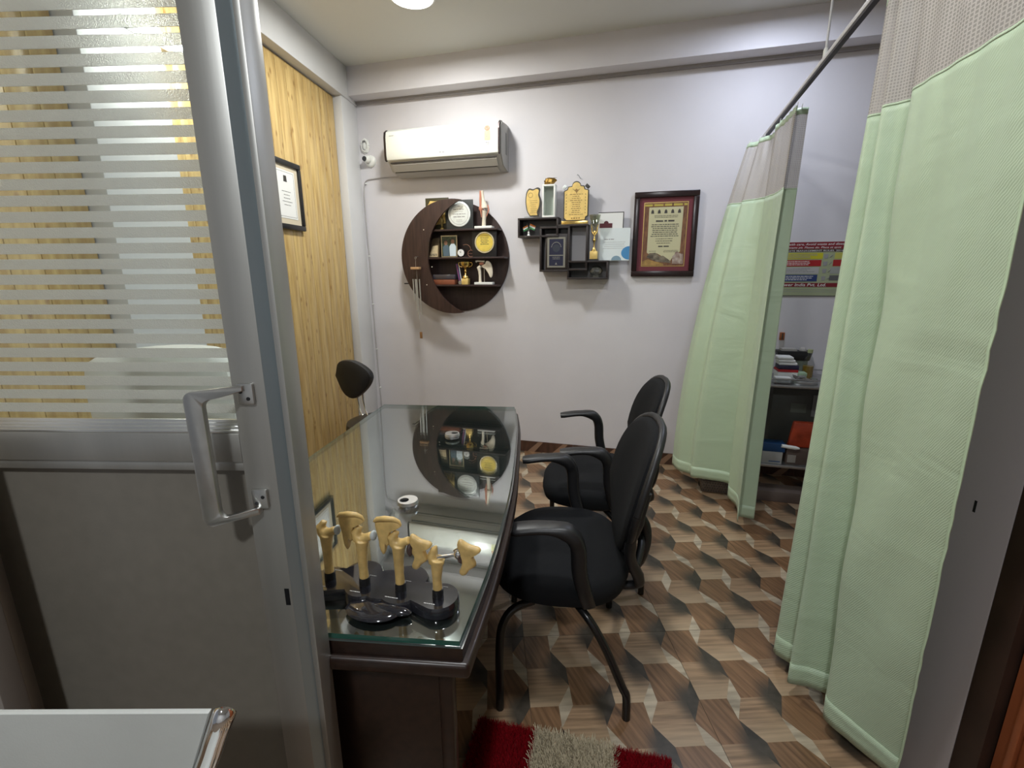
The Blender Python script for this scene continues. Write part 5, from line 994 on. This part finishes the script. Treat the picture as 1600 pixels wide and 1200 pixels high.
rows(q, -0.075, 0.085, 0.385, 0.405, 2, -0.0160, 0.0035, 0.3, seed=1); rows(q, -0.06, 0.065, 0.355, 0.378, 1, -0.0160, 0.011, 0, seed=2); rows(q, -0.09, 0.092, 0.262, 0.350, 7, -0.0160, 0.0050, 0.2, seed=3); rows(q, -0.06, 0.06, 0.215, 0.258, 3, -0.0160, 0.004, 0.4, seed=4); rows(q, -0.035, 0.04, 0.192, 0.21, 1, -0.0160, 0.008, 0, seed=5); rows(q, -0.1, -0.04, 0.165, 0.175, 1, -0.016, 0.003, seed=6); rows(q, 0.0, 0.1, 0.160, 0.178, 2, -0.016, 0.003, seed=7)
obj('lettering', q, m_ink, ds)
# certificate on the pine planks
t = thing('framed_certificate', 'black framed certificate with cream mat on the pine planks', 'framed picture', ll(-0.985, -0.058, 1.678), AL)
q = MB(); W_ = 0.165
for x0_, x1_, c, d_ in ((-W_, W_, 0, 0.030), (-W_, W_, 0.362, 0.392), (-W_, -W_ + 0.028, 0.03, 0.362), (W_ - 0.028, W_, 0.03, 0.362)): q.box(x0_, x1_, -0.024, 0.0, c, d_)
obj('frame', q, m_blackp, t, bevel=0.005)
obj('cream_mat', MB().box(-W_ + 0.02, W_ - 0.02, -0.010, -0.001, 0.02, 0.37), mat('cream_mat', (0.62, 0.54, 0.40), 0.7), t)
pp = obj('certificate', MB().box(-0.100, 0.100, -0.0118, -0.0103, 0.062, 0.335), m_paper, t)
q = MB(); q.box(-0.09, 0.09, -0.0124, -0.0119, 0.324, 0.3255).box(-0.09, 0.09, -0.0124, -0.0119, 0.072, 0.0735).box(0.0885, 0.09, -0.0124, -0.0119, 0.0735, 0.324).box(-0.09, -0.0885, -0.0124, -0.0119, 0.0735, 0.324)
q.prism([(0.0 - 0.018, 0.27), (0.018, 0.27), (0.014, 0.305), (-0.014, 0.305)], -0.0124, -0.0119); rows(q, -0.05, 0.055, 0.13, 0.225, 5, -0.0122, 0.0035, 0.5, seed=3)
obj('lettering', q, m_ink, pp)

# ------------------------------------------------------------------ waste rules poster on the back wall
px0 = 1.00; px1 = 1.60; pz0, pz1 = 1.262, 1.597
t = thing('waste_rules_poster', 'colour-coded biomedical waste rules poster seen between the curtains', 'poster', wl(0, 0, 0), AW)
def P_(a): return a
y_ = -0.004
bk = obj('backing', MB().box(px0, px1, -0.0030, -0.001, pz0, pz1), mat('poster_green', (0.36, 0.40, 0.24), 0.5), t)
def strip(nm, c, x0_, x1_, z0_, z1_): return obj(nm, MB().box(x0_, x1_, -0.0040, -0.0031, z0_, z1_), mat('poster_' + nm, c, 0.5), t)
strip('maroon_header', (0.22, 0.012, 0.02), px0, px1, 1.553, 1.597); strip('black_title_bar', (0.05, 0.02, 0.02), px0, px1, 1.536, 1.551)
strip('yellow_row', (0.55, 0.50, 0.02), px0 + .01, 1.408, 1.492, 1.530); strip('red_row', (0.40, 0.012, 0.015), px0 + .01, 1.404, 1.447, 1.486)
strip('white_row', (0.48, 0.47, 0.45), px0 + .01, 1.396, 1.400, 1.441); strip('blue_row', (0.02, 0.045, 0.16), px0 + .01, 1.392, 1.352, 1.394)
strip('maroon_footer', (0.20, 0.012, 0.02), px0, px1, 1.317, 1.342); strip('yellow_cell', (0.50, 0.48, 0.10), 1.475, 1.59, 1.492, 1.530); strip('red_cell', (0.38, 0.02, 0.02), 1.470, 1.59, 1.447, 1.486); strip('grey_cell', (0.35, 0.36, 0.33), 1.46, 1.59, 1.400, 1.441); strip('dark_cell', (0.12, 0.12, 0.12), 1.46, 1.59, 1.358, 1.390)
obj('bottom_edge', MB().box(px0, px1, -0.005, -0.001, pz0 - 0.004, pz0), m_ink, t)
wt = MB(); text(wt, 'Handle with care, Avoid waste and disease', 1.125, 1.577, 0.0195, -0.0044, 'LEFT', 0.2, 0.006, 1.22); text(wt, 'Biomedical waste pit. Please do. Place at spot', 1.105, 1.558, 0.016, -0.0044, 'LEFT', 0.2, 0.004, 1.35)
text(wt, 'BIOMEDICAL WASTE MANAGEMENT RULES, 2016', 1.045, 1.5385, 0.0135, -0.0044, 'LEFT', 0, 0.004, 1.60)
text(wt, 'Power India Pvt. Ltd.', 1.168, 1.3215, 0.026, -0.0044, 'LEFT', 0.2, 0.008, 1.28)
rows(wt, 1.03, 1.385, 1.452, 1.482, 3, -0.0044, 0.0042, 0.3, seed=2); rows(wt, 1.03, 1.38, 1.357, 1.389, 3, -0.0044, 0.0045, 0.3, seed=3); obj('white_lettering', wt, m_paper, t)
dt = MB(); rows(dt, 1.03, 1.39, 1.496, 1.526, 4, -0.0044, 0.0035, 0.3, seed=4); rows(dt, 1.03, 1.38, 1.408, 1.437, 3, -0.0044, 0.004, 0.3, seed=5); rows(dt, px0 + 0.02, px1 - 0.02, 1.280, 1.305, 2, -0.0034, 0.003, 0.3, seed=6)
for k, zz in enumerate((1.508, 1.464, 1.418, 1.372)): dt.prism([(1.418, zz - 0.014), (1.436, zz - 0.014), (1.440, zz + 0.012), (1.414, zz + 0.012)], -0.0042, -0.0034).tube([(1.448, -0.004, zz - 0.006), (1.462, -0.004, zz + 0.008)], 0.002, 5)
obj('dark_printing', dt, m_inkg, t)

# ------------------------------------------------------------------ steel trolley behind the far curtain
TA, TB_, O0, O1 = 0.76, 1.60, 0.05, 0.42
tz = wpx(1250, 603, O1)[1]; mz = wpx(1220, 727, O1)[1]
tr_ = thing('dressing_trolley', 'stainless steel dressing trolley behind the far green curtain', 'trolley', wl(0, 0, 0), AW)
obj('top_shelf', MB().box(TA, TB_, -O1, -O0, tz - 0.018, tz), m_steel, tr_, bevel=0.003); obj('middle_shelf', MB().box(TA, TB_, -O1, -O0, mz - 0.018, mz), m_steel, tr_, bevel=0.003)
for a in (TA + 0.012, TB_ - 0.012):
    for o_ in (O0 + 0.012, O1 - 0.012): obj('post', MB().tube([(a, -o_, 0.07), (a, -o_, tz + 0.04)], 0.0105, 10), m_steel, tr_, smooth='x')
for a in (TA + 0.02, TB_ - 0.02):
    for o_ in (O0 + 0.02, O1 - 0.06):
        w_ = obj('castor', MB().lathe([(0.030, -0.011), (0.033, -0.008), (0.033, 0.008), (0.030, 0.011)], (a, -o_, 0.033), 20, 'y'), m_blackp, tr_, smooth='x'); obj('fork', MB().box(a - 0.012, a + 0.012, -o_ - 0.016, -o_ - 0.012, 0.03, 0.075).box(a - 0.012, a + 0.012, -o_ + 0.012, -o_ + 0.016, 0.03, 0.075), m_steel, w_)
obj('guard_rail', MB().tube([(TA, -O1 + 0.004, tz + 0.035), (TB_, -O1 + 0.004, tz + 0.035)], 0.0035, 8).tube([(TA, -O0 - 0.004, tz + 0.035), (TB_, -O0 - 0.004, tz + 0.035)], 0.0035, 8), m_steel, tr_, smooth=True)
def on_tr(name, label, cat, px, base, off, group=None): return on_shelf(name, label, cat, px, base, off, group)
t = on_tr('medicine_carton', 'white carton with a red lid band on trolley top', 'box', 1226, tz, 0.24)
obj('carton', MB().box(-0.055, 0.055, -0.05, 0.05, 0, 0.055), m_paper, t, bevel=0.001); obj('red_band', MB().box(-0.056, 0.056, -0.051, 0.051, 0.0555, 0.070), m_red, t)
c0_ = Vector(t.location)
t = thing('dark_book', 'dark navy flat box stacked on the red-banded carton', 'box', c0_ + Vector((0, 0, 0.0705)), AW); obj('cover', MB().box(-0.052, 0.060, -0.045, 0.05, 0, 0.026), mat('navy_cover', (0.02, 0.018, 0.05), 0.5), t, bevel=0.002)
t = thing('folded_cloths', 'folded white cloths on the dark navy box', 'cloth', c0_ + Vector((0, 0, 0.097)), AW)
for k in range(3): obj('fold', MB().box(-0.055 - 0.004 * k, 0.050 - 0.012 * k, -0.045, 0.045, 0.018 * k, 0.017 + 0.018 * k), m_paper, t, bevel=0.007)
t = on_tr('black_tray', 'black plastic instrument tray at the back of the trolley', 'tray', 1238, tz, 0.10)
obj('riser_box', MB().box(-0.09, 0.07, -0.03, 0.035, 0, 0.105), mat('grey_green_box', (0.20, 0.24, 0.19), 0.5), t, bevel=0.002)
obj('tray', MB().prism([(-0.10, 0.106), (0.075, 0.106), (0.09, 0.165), (-0.115, 0.165)], -0.04, 0.04), m_blackp, t, bevel=0.003)
obj('tray_contents', MB().box(-0.09, 0.0, -0.03, 0.03, 0.160, 0.178).ball((0.04, 0, 0.168), 0.022, 10, 6), mat('grey_pack', (0.42, 0.40, 0.37), 0.6), t)
t = on_tr('sanitiser_bottle', 'clear bottle half filled with amber liquid on trolley', 'bottle', 1260, tz, 0.20)
obj('glass', MB().lathe([(0.030, 0), (0.032, 0.01), (0.032, 0.10), (0.022, 0.135), (0.013, 0.15), (0.013, 0.168)], seg=20), m_acryl, t, smooth=True)
obj('liquid', MB().lathe([(0.029, 0.002), (0.030, 0.085)], seg=20), mat('amber_liquid', (0.28, 0.17, 0.02), 0.2), t, smooth='x'); obj('cap', MB().lathe([(0.015, 0.169), (0.015, 0.190)], seg=16), mat('olive_cap', (0.35, 0.38, 0.2), 0.5), t)
t = on_tr('green_pack', 'pale green packet stack beside the amber bottle', 'packet', 1249, tz, 0.26); obj('packet', MB().box(-0.03, 0.03, -0.03, 0.03, 0, 0.03), mat('beige_pack', (0.42, 0.36, 0.28), 0.6), t, bevel=0.004); obj('upper_packet', MB().box(-0.028, 0.03, -0.03, 0.03, 0.0305, 0.055), mat('pale_green', (0.3, 0.42, 0.28), 0.6), t, bevel=0.004)
t = on_tr('wire_basket', 'clear plastic tray of dressings at front of trolley top', 'tray', 1222, tz, 0.38)
obj('tray', MB().box(-0.05, 0.05, -0.025, 0.03, 0, 0.03), m_acryl, t, bevel=0.002); obj('dressing', MB().box(-0.045, 0.042, -0.02, 0.026, 0.0305, 0.043), m_paper, t, bevel=0.005)
rnd = random.Random(12)
t = on_tr('instrument_tray', 'steel kidney tray heaped with foil packs on trolley', 'tray', 1256, tz, 0.36)
obj('tray', MB().prism(circle(0, 0, 0.075, 24, ry=0.04), 0.0, 0.022, 'z'), m_steel, t, bevel=0.002)
for k in range(9): obj('foil_pack', MB().rbox((rnd.uniform(-.055, .055), rnd.uniform(-.02, .02), 0.028 + 0.004 * k / 2), (0.035, 0.022, 0.006), Matrix.Rotation(rnd.uniform(0, 3), 3, 'Z') @ Matrix.Rotation(0.3, 3, 'X')), m_steel if k % 2 else mat('dim_foil', (0.12, 0.11, 0.10), 0.5), t)
t = on_tr('dark_equipment', 'dark metal cabinet standing on the middle trolley shelf', 'cabinet', 1235, mz, 0.16)
obj('body', MB().box(-0.17, 0.22, -0.08, 0.08, 0, tz - mz - 0.03), mat('dark_green_grey', (0.05, 0.052, 0.045), 0.5), t, bevel=0.003); obj('label_plate', MB().box(-0.06, 0.03, -0.083, -0.0805, 0.30, 0.36), mat('faded_label', (0.10, 0.11, 0.09), 0.6), t)
obj('inner_box', MB().box(0.06, 0.20, -0.085, -0.0805, 0.28, 0.42), mat('grey_inner', (0.16, 0.16, 0.16), 0.5), t)
t = on_tr('red_folder', 'red-orange plastic pouch leaning on middle trolley shelf', 'pouch', 1246, mz + 0.105, 0.34)
obj('pouch', MB().add([(v[0] + 0.12 * v[2], v[1], v[2]) for v in MB().box(-0.06, 0.065, -0.02, 0.02, 0, 0.165).v], MB().box(0, 1, 0, 1, 0, 1).f), mat('red_orange_plastic', (0.42, 0.055, 0.02), 0.3, var=0.3, scale=18), t, bevel=0.008)
c0_ = Vector(t.location)
t2 = thing('brown_carton', 'low brown carton under the red-orange pouch', 'box', c0_ - Vector((0, 0, 0.105)), AW); obj('carton', MB().box(-0.07, 0.08, -0.045, 0.045, 0, 0.103), mat('dark_carton', (0.10, 0.07, 0.055), 0.7), t2, bevel=0.002); obj('print', MB().box(-0.062, -0.015, -0.047, -0.0455, 0.012, 0.062), mat('faded_print', (0.30, 0.28, 0.25), 0.7), t2)
t = on_tr('white_carton', 'white carton under the blue box on trolley', 'box', 1206, mz, 0.36); obj('carton', MB().box(-0.07, 0.045, -0.04, 0.04, 0, 0.078), mat('grey_white_carton', (0.36, 0.36, 0.34), 0.6), t, bevel=0.002); obj('blue_print', MB().box(-0.03, 0.035, -0.0415, -0.0405, 0.012, 0.018), mat('blue_row_print', (0.03, 0.08, 0.2), 0.5), t)
c0_ = Vector(t.location)
t = thing('blue_box', 'deep blue box on the white carton', 'box', c0_ + Vector((0, 0, 0.0785)), AW); obj('carton', MB().box(-0.07, 0.055, -0.04, 0.04, 0, 0.055), mat('deep_blue', (0.008, 0.055, 0.16), 0.4), t, bevel=0.002)
t2 = thing('white_tube', 'white ointment tube lying on the brown carton', 'tube', wl(*[wpx(1236, 689, 0.40)[0], 0.405, mz + 0.112][:3]), AW); obj('tube', MB().tube([(-0.05, 0, 0.012), (0.03, 0, 0.004), (0.05, 0, 0.002)], [0.011, 0.012, 0.006], 12), m_white, t2, smooth='x')
t = on_shelf('perforated_basket', 'perforated brown metal basket on the floor under trolley', 'basket', 1118, 0.0, 0.36)
q = MB(); n = 18
obj('basket', MB().prism([(-0.10, 0.0), (0.16, 0.0), (0.17, 0.085), (-0.11, 0.085)], -0.07, 0.07), mat('perforated_brown', (0.14, 0.11, 0.085), 0.45, 0.4, var=0.3, scale=90), t, bevel=0.012)
hm = MB()
for r in range(4):
    for k in range(16): hm.prism(circle(-0.085 + k * 0.0155 + 0.007 * (r % 2), 0.018 + r * 0.017, 0.0042, 6), -0.0712, -0.0702)
o = obj('perforations', hm, m_ink, t); o['kind'] = 'stuff'
t = on_shelf('floor_carton', 'low dark carton on the floor behind the curtain edge', 'box', 1205, 0.0, 0.40); obj('carton', MB().box(-0.12, 0.20, -0.06, 0.06, 0, 0.07), mat('dim_carton', (0.12, 0.09, 0.075), 0.7), t, bevel=0.003)
a, b_ = wpx(1223, 527, 0.03)
t = thing('thermometer', 'little orange and black box fixed to wall above trolley', 'gadget', wl(a, 0, b_ - 0.02), AW); obj('case', MB().box(-0.014, 0.014, -0.02, 0, 0, 0.05), mat('dark_orange', (0.30, 0.09, 0.02), 0.5), t, bevel=0.002); obj('strip', MB().box(-0.003, 0.004, -0.0215, -0.0203, 0.004, 0.046), m_ink, t)

# ------------------------------------------------------------------ lamp fixtures
def ceil_lamp(x, y, lab, col):
    t = thing('ceiling_downlight', lab, 'lamp', (x, y, CEIL), 0, 'round ceiling downlights')
    obj('rim', MB().lathe([(0.125, 0.0), (0.125, -0.018), (0.112, -0.024), (0.110, -0.012)], seg=32), m_white, t, smooth='x')
    obj('diffuser', MB().lathe([(0.109, -0.012), (0.109, -0.016)], seg=32), mat('lit_diffuser_%d' % int(col[2] * 100), (1, 1, 1), 0.5, emit=col, estr=9), t)
ceil_lamp(-0.52, 2.90, 'glowing round downlight above the desk', (1.0, 0.98, 0.93))
ceil_lamp(1.36, 2.62, 'bluish round downlight over the treatment corner', (0.75, 0.84, 1.0))
ceil_lamp(-0.5, -1.1, 'added round fill light in the outer room behind the camera', (0.95, 0.98, 1.0))  # fixture made up to go with the added rear fill
ceil_lamp(0.15, 1.0, 'added round fill light above the near end of the desk', (0.951, 0.98, 1.0))  # fixture made up to go with the added near fill
t = thing('wall_batten_lamp', 'short glowing batten lamp on the white pilaster', 'lamp', ll(-1.89, 0.021, 2.31), AL)
obj('housing', MB().box(-0.12, 0.12, -0.03, 0, -0.022, 0.022), m_white, t, bevel=0.003); obj('tube', MB().tube([(-0.105, -0.043, 0), (0.105, -0.043, 0)], 0.013, 12), mat('lit_tube', (1, 1, 1), 0.5, emit=(1, 0.98, 0.93), estr=14), t, smooth=True)
